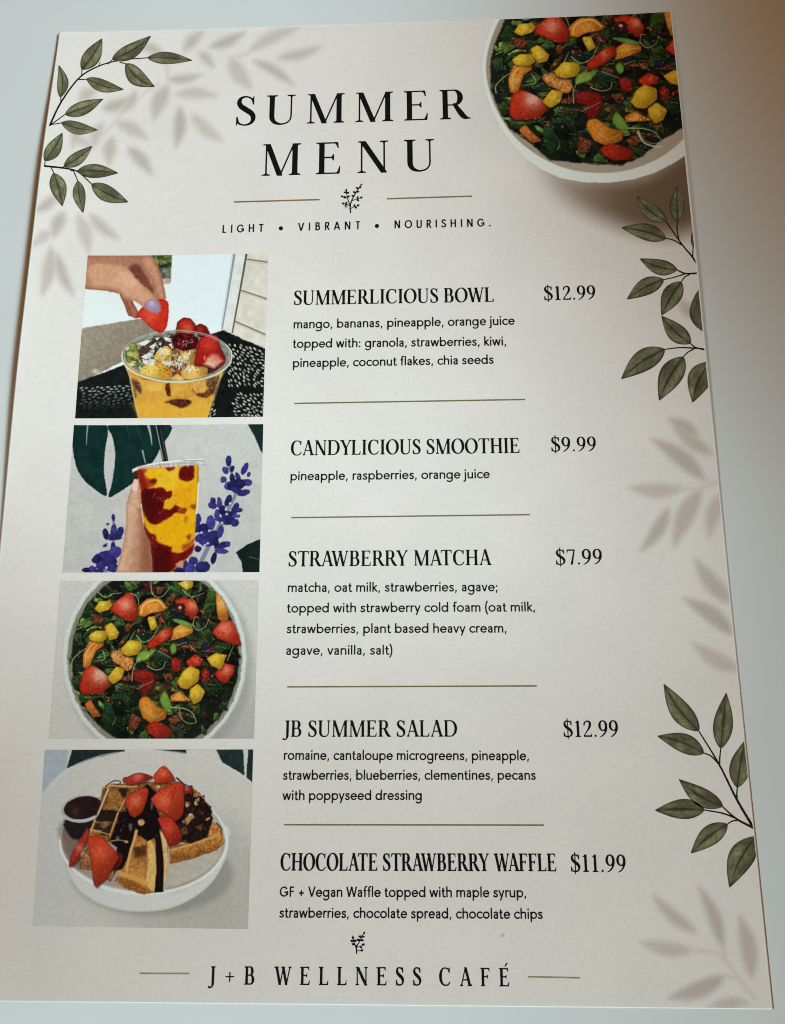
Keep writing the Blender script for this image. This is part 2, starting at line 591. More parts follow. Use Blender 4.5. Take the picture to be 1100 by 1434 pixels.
def salad(p, lim, seed):
    r = np.random.default_rng(seed)
    greens = [(40, 58, 32), (24, 36, 24), (58, 82, 42), (16, 24, 20), (74, 100, 50), (46, 66, 42), (24, 20, 22), (34, 26, 22), (62, 76, 38), (30, 46, 34), (92, 118, 62)]
    for k in range(420):
        a = r.uniform(0, 2 * np.pi)
        rr = math.sqrt(r.uniform(0, 1))
        cx, cy = 555 + 412 * rr * math.cos(a), 440 + 440 * rr * math.sin(a)
        L, w = r.uniform(34, 120), r.uniform(16, 46)
        t = r.uniform(0, 6.283)
        if ((cx - 555) / 425) ** 2 + ((cy - 440) / 465) ** 2 > 0.8:
            L, w = L * .6, w * .7
        c = np.array(greens[r.integers(len(greens))], float) * r.uniform(.7, 1.5) * np.array([1.1, 1.04, .92])
        if cx > 560 and 380 < cy < 640:
            c = c * np.array([1.0, .68, .72])
        dx, dy = L / 2 * math.cos(t), L / 2 * math.sin(t)
        o = leaf_outline((cx - dx, cy - dy), (cx + dx, cy + dy), w, r.uniform(-.2, .2), 8)
        o = o + r.normal(size=o.shape) * 2.0
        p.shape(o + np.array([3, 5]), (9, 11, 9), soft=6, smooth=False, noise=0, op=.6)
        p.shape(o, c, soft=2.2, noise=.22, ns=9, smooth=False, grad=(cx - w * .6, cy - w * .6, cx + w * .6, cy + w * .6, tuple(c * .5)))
        if r.uniform() < .45:
            p.line([(cx - dx * .8, cy - dy * .8), (cx, cy), (cx + dx * .8, cy + dy * .8)], 3, c * 1.5 + 10, 1, op=.6)
        if r.uniform() < .3:
            p.line(o[1:7], 3, c * 1.5 + 24, 2, op=.55)
    dk = (20, 18, 20)
    for cx, cy, rx, ry in ((370, 80, 50, 34), (330, 470, 45, 25), (720, 400, 60, 34), (830, 640, 90, 50), (560, 260, 30, 30),
                           (490, 90, 36, 30), (690, 640, 60, 20), (700, 750, 60, 40), (600, 560, 40, 20), (380, 300, 30, 22), (470, 290, 30, 22)):
        p.ell(cx, cy, rx * .8, ry * .8, dk, soft=14, noise=.2, op=.6)
    # lettuce and leafy greens
    for pts, c in (([(310, 650), (400, 598), (434, 640), (425, 700), (380, 730), (320, 735)], (50, 82, 46)),
                   ([(345, 650), (400, 640), (420, 690), (370, 720)], (20, 34, 26)),
                   ([(300, 700), (400, 715), (405, 790), (340, 805)], (34, 58, 34)),
                   ([(355, 575), (395, 560), (415, 590), (380, 608)], (84, 116, 62)),
                   ([(800, 190), (818, 85), (858, 86), (858, 160), (830, 228), (792, 232)], (72, 102, 46)),
                   ([(640, 80), (690, 76), (705, 110), (660, 130)], (70, 108, 46)),
                   ([(415, 60), (450, 52), (466, 78), (440, 100), (420, 86)], (88, 122, 58)),
                   ([(195, 205), (240, 150), (270, 200), (215, 240)], (44, 70, 36)),
                   ([(150, 330), (178, 310), (190, 360), (165, 375)], (58, 88, 48)),
                   ([(145, 545), (170, 525), (190, 560), (170, 585)], (62, 82, 44)),
                   ([(180, 625), (240, 610), (290, 625), (200, 655)], (54, 78, 34)),
                   ([(640, 545), (668, 530), (672, 572), (648, 580)], (84, 118, 52)),
                   ([(735, 680), (770, 660), (776, 700), (744, 712)], (66, 92, 44)),
                   ([(810, 590), (850, 530), (898, 580), (858, 605)], (40, 62, 36)),
                   ([(520, 450), (560, 405), (620, 430), (590, 480), (540, 488)], (40, 66, 42)),
                   ([(790, 300), (830, 285), (845, 330), (800, 340)], (60, 84, 44)),
                   ([(850, 380), (930, 355), (935, 385), (880, 405)], (56, 88, 48)),
                   ([(470, 300), (530, 290), (550, 330), (500, 350)], (32, 60, 44)),
                   ([(270, 270), (300, 230), (350, 235), (320, 275)], (58, 78, 40)),
                   ([(360, 255), (395, 240), (405, 265), (370, 275)], (78, 110, 52)),
                   ([(270, 430), (310, 395), (330, 410), (296, 444)], (84, 120, 58))):
        c = np.array(c, float) * .82
        q = np.array(pts, float)
        q = np.vstack([q + r.normal(size=q.shape) * 5])
        m = q.mean(0)
        p.shape(q + np.array([4, 6]), (10, 12, 10), soft=7, noise=0, op=.7)
        p.shape(q, c * 1.1, edge=tuple(c * .8), ew=10, soft=2.5, noise=.3, ns=7, grad=(q[:, 0].min(), q[:, 1].min(), q[:, 0].max(), q[:, 1].max(), tuple(c * .42)))
        p.line([q[0], m, q[len(q) // 2]], 3.5, c * 1.6 + 12, 1.5, op=.6)
        for k in range(3):
            e_ = q[r.integers(len(q))]
            p.line([m * .6 + e_ * .4, m * .1 + e_ * .9], 2.4, c * 1.45 + 10, 1, op=.45)
        p.line([q[1], (q[1] + q[2]) / 2 + 3, q[2]], 4, c * 1.5 + 30, 2, op=.5)
    for _ in range(130):
        a = r.uniform(0, 6.283)
        rr = math.sqrt(r.uniform(0, .95))
        b_ = np.array([555 + 405 * rr * math.cos(a), 440 + 432 * rr * math.sin(a)])
        d_ = r.normal(size=2) * r.uniform(6, 20)
        k_ = r.uniform(.6, 1.1)
        p.line([b_ - d_, b_ + r.normal(size=2) * 4, b_ + d_], r.uniform(2.5, 6), np.array([(128, 150, 84), (96, 122, 58), (70, 92, 44), (150, 166, 110)][_ % 4]) * k_, 1.2, op=.7)
    for _ in range(70):
        a = r.uniform(0, 6.283)
        rr = math.sqrt(r.uniform(0, .9))
        b_ = np.array([590 + 360 * rr * math.cos(a), 470 + 390 * rr * math.sin(a)])
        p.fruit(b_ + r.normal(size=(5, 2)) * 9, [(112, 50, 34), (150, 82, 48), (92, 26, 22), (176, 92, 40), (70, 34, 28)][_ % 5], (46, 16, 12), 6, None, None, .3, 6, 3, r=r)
    # pecans
    for cx, cy, rx, ry, a in ((272, 240, 36, 28, 0), (455, 745, 40, 52, 20), (582, 212, 34, 22, 30), (640, 130, 24, 26, 0), (622, 520, 34, 20, 0),
                              (425, 285, 20, 34, 30), (600, 395, 40, 14, 30), (825, 395, 48, 14, -20), (560, 95, 46, 22, 0), (668, 735, 46, 28, 0), (590, 250, 22, 30, 0),
                              (420, 530, 34, 16, 0), (700, 370, 54, 20, 20), (745, 380, 30, 22, 40)):
        tt = np.sort(r.uniform(0, 6.283, 9))
        ca, sa = math.cos(math.radians(a)), math.sin(math.radians(a))
        k_ = r.uniform(.6, 1.05, 9)
        q = np.stack([cx + (rx * k_ * np.cos(tt)) * ca - (ry * k_ * np.sin(tt)) * sa, cy + (rx * k_ * np.cos(tt)) * sa + (ry * k_ * np.sin(tt)) * ca], 1)
        p.fruit(q, (112, 58, 36), (52, 22, 16), 8, None, None, .4, 6, 4, r=r)
        for _ in range(4):
            u_ = r.uniform(-.6, .6, 2)
            b_ = np.array([cx + u_[0] * rx, cy + u_[1] * ry])
            d_ = r.normal(size=2) * 9
            p.line([b_ - d_, b_ + d_], r.uniform(3, 6), [(176, 112, 76), (60, 26, 20), (150, 88, 56)][_ % 3], 1.5, op=.75)
    # oranges and clementines
    def orange(pts, hi=None, c=ORG):
        p.fruit(pts, c, ORGD, 12, hi, 'orange_segment', .14, 7)
    orange([(478, 215), (484, 172), (525, 138), (582, 138), (617, 180), (596, 196), (540, 205), (510, 224)], hi=(545, 175, 40, (226, 146, 54)))
    p.line([(490, 210), (498, 175), (535, 148), (578, 148), (606, 180)], 7, (232, 190, 120), op=.9)
    p.line([(545, 195), (520, 165)], 3, (236, 180, 96), op=.6)
    p.line([(552, 192), (565, 158)], 3, (236, 180, 96), op=.6)
    orange([(203, 470), (205, 410), (235, 350), (272, 338), (303, 352), (296, 376), (262, 398), (240, 460), (222, 478)], hi=(225, 420, 30, (222, 150, 80)))
    p.line([(212, 462), (220, 405), (250, 360), (290, 350)], 5, (232, 186, 120), op=.8)
    p.line([(238, 410), (270, 365)], 4, (232, 170, 90), op=.6)
    orange([(638, 342), (648, 292), (688, 262), (746, 284), (742, 308), (690, 330)], hi=(690, 295, 28, (232, 168, 66)))
    p.line([(646, 335), (665, 300), (740, 292)], 4, (240, 190, 110), op=.6)
    orange([(482, 650), (508, 614), (536, 640), (570, 675), (612, 690), (604, 728), (545, 752), (500, 722)], hi=(530, 700, 30, (214, 138, 60)))
    p.line([(500, 650), (515, 690), (560, 725), (600, 705)], 4, (236, 178, 110), op=.5)
    orange([(638, 622), (680, 598), (738, 642), (690, 645), (640, 646)], hi=(680, 625, 20, (226, 160, 80)))
    for k in range(6):
        p.ell(655 + k * 14, 632 + (k % 2) * 6, 4, 3, (240, 206, 150), soft=3, noise=0, op=.8)
    orange([(862, 116), (888, 104), (914, 130), (922, 236), (900, 250), (876, 236), (866, 190)], hi=(888, 160, 30, (226, 170, 100)))
    orange([(210, 662), (240, 638), (262, 680), (290, 716), (250, 722)], c=(196, 108, 48))
    p.shape([(338, 402), (385, 394), (405, 420), (440, 428), (452, 468), (420, 496), (385, 470), (350, 445)], (200, 126, 66), edge=(128, 66, 30), ew=12, soft=3,
            noise=.3, ns=7, label='orange_segment')
    for _ in range(14):
        t = r.uniform(0, 1)
        p.ell(350 + 85 * t + r.uniform(-10, 10), 412 + 55 * t + r.uniform(-12, 12), r.uniform(3, 7), 2.5, (236, 190, 130), soft=3, op=.7, noise=0, ang=r.uniform(0, 180))
    # strawberries
    def berry(pts, hi=None, c=RED, e=REDD, seeds=5):
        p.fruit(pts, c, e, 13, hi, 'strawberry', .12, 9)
        q = np.array(pts, float)
        m = q.mean(0)
        for _ in range(seeds):
            s = m + (q[r.integers(len(q))] - m) * r.uniform(.3, .8)
            p.ell(s[0], s[1], 2.6, 2.2, (96, 24, 20), soft=2, noise=0, op=.8)
    berry([(328, 182), (372, 150), (420, 112), (440, 112), (462, 160), (472, 195), (462, 238), (430, 246), (375, 216)], hi=(412, 168, 34, (230, 150, 124)), seeds=5)
    berry([(188, 582), (200, 520), (216, 488), (250, 474), (300, 505), (330, 540), (326, 570), (290, 606), (205, 606)], hi=(285, 515, 42, (234, 194, 172)), seeds=7)
    berry([(848, 302), (890, 255), (935, 250), (975, 300), (990, 345), (980, 362), (940, 360), (870, 326)], hi=(905, 285, 36, (224, 124, 96)), seeds=4)
    berry([(524, 358), (560, 320), (600, 292), (640, 278), (640, 320), (590, 360), (530, 382)], hi=(600, 312, 22, (230, 120, 84)))
    berry([(660, 148), (700, 134), (752, 146), (772, 190), (760, 226), (735, 238), (716, 205), (690, 190)], hi=(745, 170, 26, (226, 130, 104)))
    p.ell(685, 182, 26, 24, (58, 26, 28), soft=5, noise=.3)
    p.ell(683, 180, 8, 8, (210, 160, 130), soft=4, noise=0)
    berry([(518, 772), (560, 748), (610, 765), (642, 790), (622, 826), (560, 826), (530, 800)], c=(172, 44, 28))
    berry([(858, 512), (896, 458), (952, 472), (945, 510), (912, 556), (880, 542)], hi=(912, 490, 24, (228, 130, 100)))
    berry([(716, 446), (760, 414), (796, 440), (782, 470), (730, 477)], hi=(765, 440, 18, (218, 92, 70)))
    berry([(640, 440), (660, 430), (686, 450), (684, 490), (660, 500), (642, 480)], c=(160, 40, 30))
    berry([(450, 500), (500, 490), (552, 506), (556, 550), (524, 612), (492, 618), (484, 590), (505, 560), (460, 545)], c=(140, 34, 28), e=(70, 14, 14))
    p.line([(470, 585), (520, 560), (548, 545)], 4, (200, 130, 110), op=.7)
    p.line([(455, 520), (500, 540), (540, 520)], 5, (70, 16, 16), op=.7)
    berry([(790, 510), (806, 482), (830, 505), (820, 545), (798, 545)], c=(156, 42, 30))
    berry([(500, 60), (540, 54), (560, 90), (520, 100)], c=(80, 26, 26), e=(40, 14, 16))
    # mango and pineapple
    def mango(pts, hi=None):
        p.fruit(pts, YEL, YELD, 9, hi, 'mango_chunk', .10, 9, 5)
    mango([(262, 182), (285, 150), (325, 146), (346, 168), (325, 192), (280, 204)], hi=(300, 168, 20, (226, 190, 74)))
    mango([(234, 316), (262, 298), (312, 298), (320, 332), (290, 350), (240, 342)], hi=(270, 315, 22, (228, 192, 70)))
    mango([(314, 272), (340, 256), (376, 300), (366, 334), (336, 342), (318, 310)], hi=(345, 300, 20, (226, 192, 80)))
    mango([(394, 382), (428, 344), (486, 352), (494, 380), (470, 410), (430, 420), (400, 408)], hi=(440, 370, 24, (232, 200, 70)))
    mango([(324, 528), (366, 474), (404, 490), (392, 530), (350, 560)], hi=(365, 505, 20, (228, 188, 66)))
    mango([(674, 546), (700, 500), (732, 474), (776, 496), (772, 545), (720, 582), (690, 575)], hi=(725, 510, 26, (228, 192, 66)))
    mango([(732, 590), (770, 558), (804, 600), (785, 642), (752, 658), (734, 624)], hi=(765, 600, 22, (226, 184, 64)))
    mango([(818, 432), (858, 408), (912, 416), (900, 450), (884, 486), (842, 466)], hi=(860, 435, 22, (220, 180, 70)))
    mango([(672, 62), (700, 50), (742, 50), (746, 76), (712, 92)], hi=(712, 66, 18, (228, 196, 100)))
    mango([(524, 232), (555, 224), (568, 278), (538, 294)], hi=(545, 255, 14, (230, 194, 90)))
    # blueberries
    for bx, by in ((812, 375), (690, 350)):
        p.ell(bx, by, 22, 20, (34, 34, 54), edge=(14, 14, 22), ew=10, soft=4, noise=.1)
    # microgreens
    p.shape([(470, 420), (500, 394), (536, 402), (530, 432), (496, 446), (466, 450)], (126, 156, 66), edge=(74, 104, 40), ew=10, soft=3, label='sprout_leaf')
    p.shape([(584, 632), (604, 596), (624, 620), (640, 672), (606, 682), (590, 660)], (112, 146, 62), edge=(66, 98, 36), ew=10, soft=3, label='sprout_leaf')
    p.shape([(640, 238), (690, 240), (738, 262), (742, 276), (690, 268)], (110, 140, 70), edge=(60, 90, 40), ew=8, soft=3)
    p.ell(650, 384, 16, 26, (112, 146, 58), edge=(60, 90, 34), ew=9, soft=3)
    SP = (192, 204, 150)
    for pts, w in (([(145, 476), (150, 440), (186, 402)], 7), ([(186, 402), (215, 384)], 5), ([(440, 110), (472, 128), (478, 168)], 6),
                   ([(275, 104), (312, 130), (352, 112), (392, 108)], 6), ([(466, 318), (500, 352), (545, 330), (575, 278)], 6),
                   ([(520, 470), (560, 490), (598, 480), (610, 448)], 6), ([(748, 262), (756, 230), (774, 228)], 5),
                   ([(745, 262), (770, 292), (808, 276), (826, 236)], 5), ([(636, 676), (700, 682), (745, 705), (764, 748)], 7),
                   ([(680, 686), (690, 730), (725, 756), (764, 752)], 5), ([(538, 54), (546, 112), (590, 128), (640, 72)], 5),
                   ([(696, 92), (740, 126), (804, 108)], 5), ([(444, 544), (452, 480), (484, 430)], 6), ([(298, 392), (308, 436), (262, 446)], 5),
                   ([(436, 340), (460, 296)], 5), ([(668, 368), (716, 352)], 4), ([(730, 366), (764, 402)], 4), ([(918, 444), (950, 366)], 4),
                   ([(170, 290), (215, 270)], 4), ([(575, 396), (640, 432)], 5), ([(540, 690), (520, 648)], 3)):
        p.line(pts, w * .72, SP, w * .4, soft=2.5, op=.85)
    # glints of dressing
    for _ in range(150):
        a = r.uniform(0, 2 * np.pi)
        rr = math.sqrt(r.uniform(0, .85))
        p.ell(555 + 410 * rr * math.cos(a), 440 + 430 * rr * math.sin(a), r.uniform(1.5, 4), r.uniform(1.5, 3), (200, 196, 180), soft=3, noise=0, op=r.uniform(.25, .7))


def bowl(p):
    p.ell(555, 430, 461, 501, (206, 209, 205), edge=(178, 180, 175), ew=10, soft=3, noise=0, label='bowl')
    p.ell(557, 432, 436, 478, (150, 147, 134), soft=4, noise=.05, label=len(p.names) - 1)
    p.ell(557, 436, 434, 476, (118, 112, 98), soft=5, noise=.05, label=len(p.names) - 1, op=.5)
    p.ell(560, 432, 418, 452, (24, 30, 24), soft=6, noise=.1, label='salad_greens')


def grow(x0, y0, s):
    return (x0, y0, s)


# ---- strawberry held over a smoothie bowl
cx, cy, X, Y = photo_grid([(122, 65), (1048, 55), (1022, 893), (57, 902)], (90, 340, .27273), 400, 350)
p = Print(X, Y, (222, 225, 226))
p.shape([(545, 50), (880, 50), (815, 450), (600, 470), (540, 330)], (221, 230, 239), soft=8, smooth=False, noise=.015, ns=40)
p.shape([(90, 235), (560, 210), (560, 470), (90, 440)], (224, 226, 224), soft=6, smooth=False, noise=.015, ns=40)
p.shape([(900, 40), (1060, 40), (1060, 560), (860, 470)], (212, 204, 191), soft=4, smooth=False, noise=.04, ns=30)
p.shape([(880, 40), (938, 40), (864, 465), (808, 445)], (214, 213, 209), soft=3, smooth=False, noise=.03, ns=30)
p.line([(876, 50), (846, 240), (812, 440)], 12, (132, 140, 148), 7)
p.line([(866, 50), (806, 430)], 4, (190, 198, 206))
p.line([(938, 52), (905, 240), (864, 462)], 11, (88, 78, 66), 7)
for a, b_ in (((936, 84), (1050, 100)), ((908, 244), (1042, 288)), ((880, 404), (1036, 472))):
    p.line([a, b_], 7, (120, 104, 88))
    p.line([(a[0], a[1] + 9), (b_[0], b_[1] + 9)], 6, (178, 168, 154), op=.6)
p.shape([(440, 60), (556, 60), (546, 206), (500, 206)], (84, 96, 56), soft=4, smooth=False, noise=.5, ns=14)
for k in range(26):
    p.ell(rng.uniform(450, 545), rng.uniform(62, 130), rng.uniform(6, 16), rng.uniform(5, 10), [(40, 54, 24), (120, 134, 74), (70, 86, 40), (22, 28, 18)][k % 4], ang=rng.uniform(0, 180), soft=4, noise=.2)
p.shape([(490, 130), (550, 125), (546, 206), (505, 206)], (96, 98, 94), soft=6, smooth=False, noise=.4, ns=16)
p.shape([(500, 186), (548, 182), (545, 210), (508, 212)], (176, 160, 146), soft=4, smooth=False)
p.shape([(75, 442), (400, 388), (500, 460), (400, 560), (60, 730)], (148, 136, 119), soft=4, smooth=False, noise=.07, ns=12, grad=(100, 460, 300, 660, (134, 120, 104)))
p.ell(165, 660, 22, 12, (176, 166, 150), soft=8, noise=.1)
p.shape([(50, 722), (190, 672), (320, 622), (350, 700), (400, 920), (40, 920)], (20, 24, 24), soft=4, smooth=False, noise=.25, label='patterned_tray')
tray = len(p.names) - 1
p.shape([(735, 475), (818, 448), (930, 500), (1045, 548), (1040, 910), (700, 910)], (18, 21, 21), soft=4, smooth=False, noise=.25, label='patterned_tray')
def holes(x0, x1, y0, y1, inside, ang, col, fade=0., gap=1.):
    kept = []
    for _ in range(5000):
        ux, uy = rng.uniform(x0, x1), rng.uniform(y0, y1)
        if not inside(ux, uy):
            continue
        a = math.radians(ang(ux, uy) + rng.uniform(-18, 18))
        ca, sa = math.cos(a), math.sin(a)
        if any(((ux - x) * ca + (uy - y) * sa) ** 2 / 26 ** 2 + (-(ux - x) * sa + (uy - y) * ca) ** 2 / 12.5 ** 2 < gap for x, y in kept):
            continue
        kept.append((ux, uy))
        c = np.array(col, float) * (1 - fade * (uy - y0) / (y1 - y0)) * rng.uniform(.7, 1.05)
        L, w = rng.uniform(8, 12.5), rng.uniform(3.4, 5)
        p.shape(leaf_outline((ux - L * ca, uy - L * sa), (ux + L * ca, uy + L * sa), w * 2, .04, 6), c, soft=2, smooth=False, noise=0, op=.92)


holes(846, 1030, 520, 735, lambda x, y: y > 505 + (x - 850) * .30 and y < 735 and x > 850 - (y - 520) * .12, lambda x, y: 62 - (x - 850) * .20 + (y - 600) * .06, (208, 206, 194))
holes(868, 1028, 775, 892, lambda x, y: x > 866 + abs(y - 830) * .3, lambda x, y: 30 + (x - 900) * .1, (212, 210, 198))
holes(748, 775, 790, 892, lambda x, y: x < 775, lambda x, y: -50, (200, 198, 188))
holes(88, 345, 735, 850, lambda x, y: y > 744 - (x - 90) * .08, lambda x, y: -8 + (x - 200) * .05, (176, 184, 178), .75)
# cup, drawn from a closer measuring sheet
K1 = .63333
p.aff = (K1, 0, 256.7, 0, K1, 330.0)
p.shape([(66, 420), (120, 540), (150, 700), (185, 860), (205, 925), (750, 925), (790, 800), (840, 640), (880, 540), (955, 400), (850, 260), (510, 180), (180, 260)], (176, 134, 66), soft=3, noise=.08, ns=20, smooth=False, label='smoothie_cup')
cup = len(p.names) - 1
p.ell(510, 395, 444, 204, (128, 128, 118), soft=3, noise=.2, ns=10, label=cup)
p.shape([(66, 420), (120, 545), (150, 700), (205, 925), (750, 925), (830, 660), (890, 530), (760, 585), (510, 612), (260, 585)], (206, 150, 62), soft=3, noise=.06, ns=24, smooth=False, label=cup, grad=(480, 620, 480, 920, (212, 158, 58)))
p.shape([(150, 780), (420, 800), (760, 790), (750, 925), (205, 925)], (214, 160, 54), soft=20, noise=.05, smooth=False, op=.7)
for pts, c, sf in (([(130, 585), (200, 600), (230, 640), (215, 700), (170, 660)], (96, 62, 44), 9), ([(415, 640), (450, 615), (462, 720), (430, 712)], (88, 36, 24), 5), ([(640, 660), (720, 684), (835, 630), (832, 680), (750, 735), (670, 716)], (92, 52, 30), 7),
                   ([(415, 770), (520, 744), (625, 758), (606, 800), (540, 818), (450, 784)], (78, 38, 26), 7), ([(745, 596), (850, 560), (836, 640), (762, 655)], (98, 70, 44), 8), ([(150, 620), (170, 740), (185, 700)], (120, 84, 50), 8)):
    p.shape(pts, c, soft=sf, noise=.4, ns=9, label=cup)
p.shape([(458, 650), (600, 618), (655, 718), (560, 748), (460, 724)], (214, 160, 66), edge=(176, 118, 44), ew=9, soft=3, noise=.08, smooth=False, grad=(500, 640, 600, 740, (196, 138, 52)))
p.shape([(620, 610), (745, 596), (740, 690), (660, 700)], (206, 150, 70), soft=4, noise=.1, smooth=False)
p.shape([(200, 600), (400, 615), (410, 700), (240, 690)], (218, 166, 74), soft=14, noise=.08, smooth=False, op=.8)
p.line([(74, 440), (126, 560), (160, 720), (205, 915)], 7, (188, 172, 128), soft=3, op=.8)
p.line([(946, 440), (872, 570), (832, 690), (775, 860)], 6, (122, 104, 74), soft=3, op=.8)
p.line([(905, 470), (850, 590), (815, 700)], 4, (196, 180, 150), soft=3, op=.5)
# kiwi
p.shape([(88, 350), (140, 280), (185, 300), (200, 380), (235, 440), (190, 490), (140, 478), (100, 430)], (112, 116, 54), edge=(64, 70, 32), ew=10, soft=3, noise=.2, ns=8, smooth=False)
for bx, by, rx, ry, c in ((130, 380, 26, 18, (178, 180, 108)), (175, 395, 26, 30, (164, 150, 84)), (140, 466, 30, 14, (196, 200, 138)), (150, 320, 18, 22, (140, 146, 78)), (110, 335, 16, 12, (206, 206, 168)), (180, 440, 20, 12, (66, 74, 34)), (150, 420, 16, 10, (72, 80, 36))):
    p.ell(bx, by, rx, ry, c, soft=4, noise=.15, ns=7)
# dark granola with chips of coconut
p.shape([(195, 350), (260, 300), (330, 235), (420, 250), (500, 290), (500, 360), (440, 370), (380, 340), (330, 400), (260, 420), (210, 400)], (64, 48, 46), soft=4, noise=.4, ns=7, smooth=False)
p.shape([(440, 470), (540, 440), (560, 540), (500, 580), (450, 545)], (120, 70, 40), soft=5, noise=.4, ns=7)
p.shape([(740, 480), (850, 480), (820, 530), (750, 545)], (64, 34, 30), soft=5, noise=.4, ns=7)
p.shape([(470, 330), (660, 330), (670, 470), (480, 470)], (150, 112, 66), soft=8, noise=.5, ns=8)
for _ in range(46):
    bx, by = rng.uniform(205, 500), rng.uniform(245, 400)
    if by < 400 - (bx - 190) * .75 or by > 420 - (bx - 240) * .25:
        continue
    p.fruit(np.array([bx, by]) + rng.normal(size=(4, 2)) * 17, [(96, 78, 70), (52, 36, 36), (150, 132, 116), (74, 54, 50)][_ % 4], (30, 20, 20), 5, None, None, .2, 7, 2, r=rng)
for pts in ([(186, 300), (262, 268), (305, 272), (250, 314)], [(282, 322), (345, 286), (318, 346)], [(218, 404), (290, 366), (322, 384), (262, 424)], [(398, 244), (476, 256), (484, 290), (420, 272)], [(236, 436), (262, 428), (290, 470), (262, 476)], [(440, 300), (474, 296), (470, 336)],
            [(330, 250), (372, 246), (350, 272)], [(205, 480), (232, 500), (214, 520)], [(300, 350), (330, 352), (322, 372)], [(360, 300), (392, 286), (380, 312)]):
    p.shape(pts, (222, 216, 208), soft=2.2, noise=.06, smooth=False, op=.95)
# mango
MG = (226, 174, 72)
p.fruit([(326, 408), (364, 348), (428, 318), (462, 350), (468, 410), (420, 452), (368, 440)], MG, (176, 118, 40), 10, (400, 360, 26, (240, 204, 120)), 'mango_chunk')
p.fruit([(536, 400), (574, 356), (600, 372), (640, 352), (658, 460), (584, 476)], (206, 152, 72), (140, 92, 44), 8, (580, 400, 18, (232, 190, 120)), 'mango_chunk')
p.fruit([(206, 548), (236, 492), (300, 454), (400, 458), (456, 518), (468, 582), (380, 588), (250, 574)], (224, 168, 56), (176, 116, 30), 14, (290, 500, 44, (238, 196, 106)), 'mango_chunk')
p.ell(425, 535, 40, 30, (226, 140, 30), soft=12, noise=.1, op=.75)
p.fruit([(548, 520), (600, 476), (700, 464), (752, 486), (748, 566), (650, 590), (560, 578)], (214, 158, 74), (160, 104, 44), 12, (640, 540, 36, (234, 186, 96)), 'mango_chunk')
p.shape([(470, 590), (500, 550), (545, 560), (560, 600)], (226, 170, 84), soft=4, noise=.1)
for _ in range(120):
    a_ = [(520, 450, 42, 40), (620, 500, 48, 20), (300, 445, 80, 20), (440, 450, 40, 24), (360, 350, 70, 50), (590, 420, 60, 50)][_ % 6]
    bx, by = rng.normal(a_[0], a_[2] * .6), rng.normal(a_[1], a_[3] * .6)
    d_ = rng.normal(size=2) * 11
    p.line([(bx - d_[0], by - d_[1]), (bx + d_[0], by + d_[1])], rng.uniform(3, 6.5), np.array((232, 228, 214)) * rng.uniform(.8, 1.02), soft=2, op=.92)
for _ in range(80):
    p.ell(rng.normal(480, 130), rng.normal(480, 36), 4.2, 3.6, (40, 30, 28), soft=2, noise=0, op=.9)
# glazed berries
p.shape([(462, 262), (516, 200), (640, 220), (690, 270), (668, 336), (560, 356), (486, 326)], (62, 9, 14), soft=5, noise=.5, ns=9, smooth=False)
for _ in range(44):
    bx, by = rng.normal(575, 54), rng.normal(275, 34)
    d_ = rng.normal(size=2) * 14
    p.line([(bx - d_[0], by - d_[1]), (bx + rng.uniform(-6, 6), by + rng.uniform(-6, 6)), (bx + d_[0], by + d_[1])], rng.uniform(3, 8), [(128, 24, 26), (24, 6, 10), (168, 48, 40), (190, 170, 176), (90, 14, 18)][_ % 5], 2, soft=2.5, op=.8)
p.fruit([(506, 196), (520, 122), (566, 90), (620, 98), (655, 144), (664, 196), (622, 220), (540, 206)], (160, 30, 22), (84, 8, 10), 14, (596, 170, 30, (206, 84, 56)), 'strawberry')
p.fruit([(652, 164), (700, 138), (746, 158), (770, 206), (776, 240), (690, 240)], (122, 18, 18), (58, 6, 8), 12, (700, 180, 20, (160, 40, 34)), 'strawberry')
p.fruit([(656, 466), (678, 350), (698, 272), (756, 232), (832, 238), (856, 330), (894, 400), (884, 452), (812, 498), (738, 474)], (166, 28, 24), (98, 10, 12), 16, (770, 300, 40, (196, 56, 42)), 'strawberry')
p.shape([(730, 462), (760, 412), (790, 376), (846, 386), (884, 440), (812, 494)], (224, 180, 160), soft=12, noise=.1, smooth=False, grad=(760, 470, 800, 380, (206, 110, 92)))
for bx, by in ((700, 330), (740, 300), (780, 280), (820, 300), (720, 400), (760, 350), (800, 340), (840, 370), (780, 410), (690, 430)):
    p.ell(bx, by, 4.5, 3.4, (92, 16, 16), soft=2, noise=0, op=.8)
p.shape([(724, 410), (742, 390), (736, 430)], (236, 140, 60), soft=4, noise=0, op=.8)
# rim
t = np.linspace(0, 2 * np.pi, 70)
p.line(np.stack([510 + 444 * np.cos(t), 395 + 205 * np.sin(t)], 1), 5, (176, 180, 176), soft=2.5, op=.8, smooth=False)
p.line(np.stack([510 + 428 * np.cos(t), 393 + 190 * np.sin(t)], 1), 3, (196, 196, 188), soft=2, op=.6, smooth=False)
t = np.linspace(-.15 * np.pi, 1.06 * np.pi, 50)
p.line(np.stack([510 + 446 * np.cos(t), 402 + 207 * np.sin(t)], 1), 5, (226, 224, 212), soft=2.5, op=.95, smooth=False)
p.line(np.stack([510 + 436 * np.cos(t), 396 + 196 * np.sin(t)], 1), 3, (110, 92, 62), soft=2.5, op=.5, smooth=False)
p.aff = None
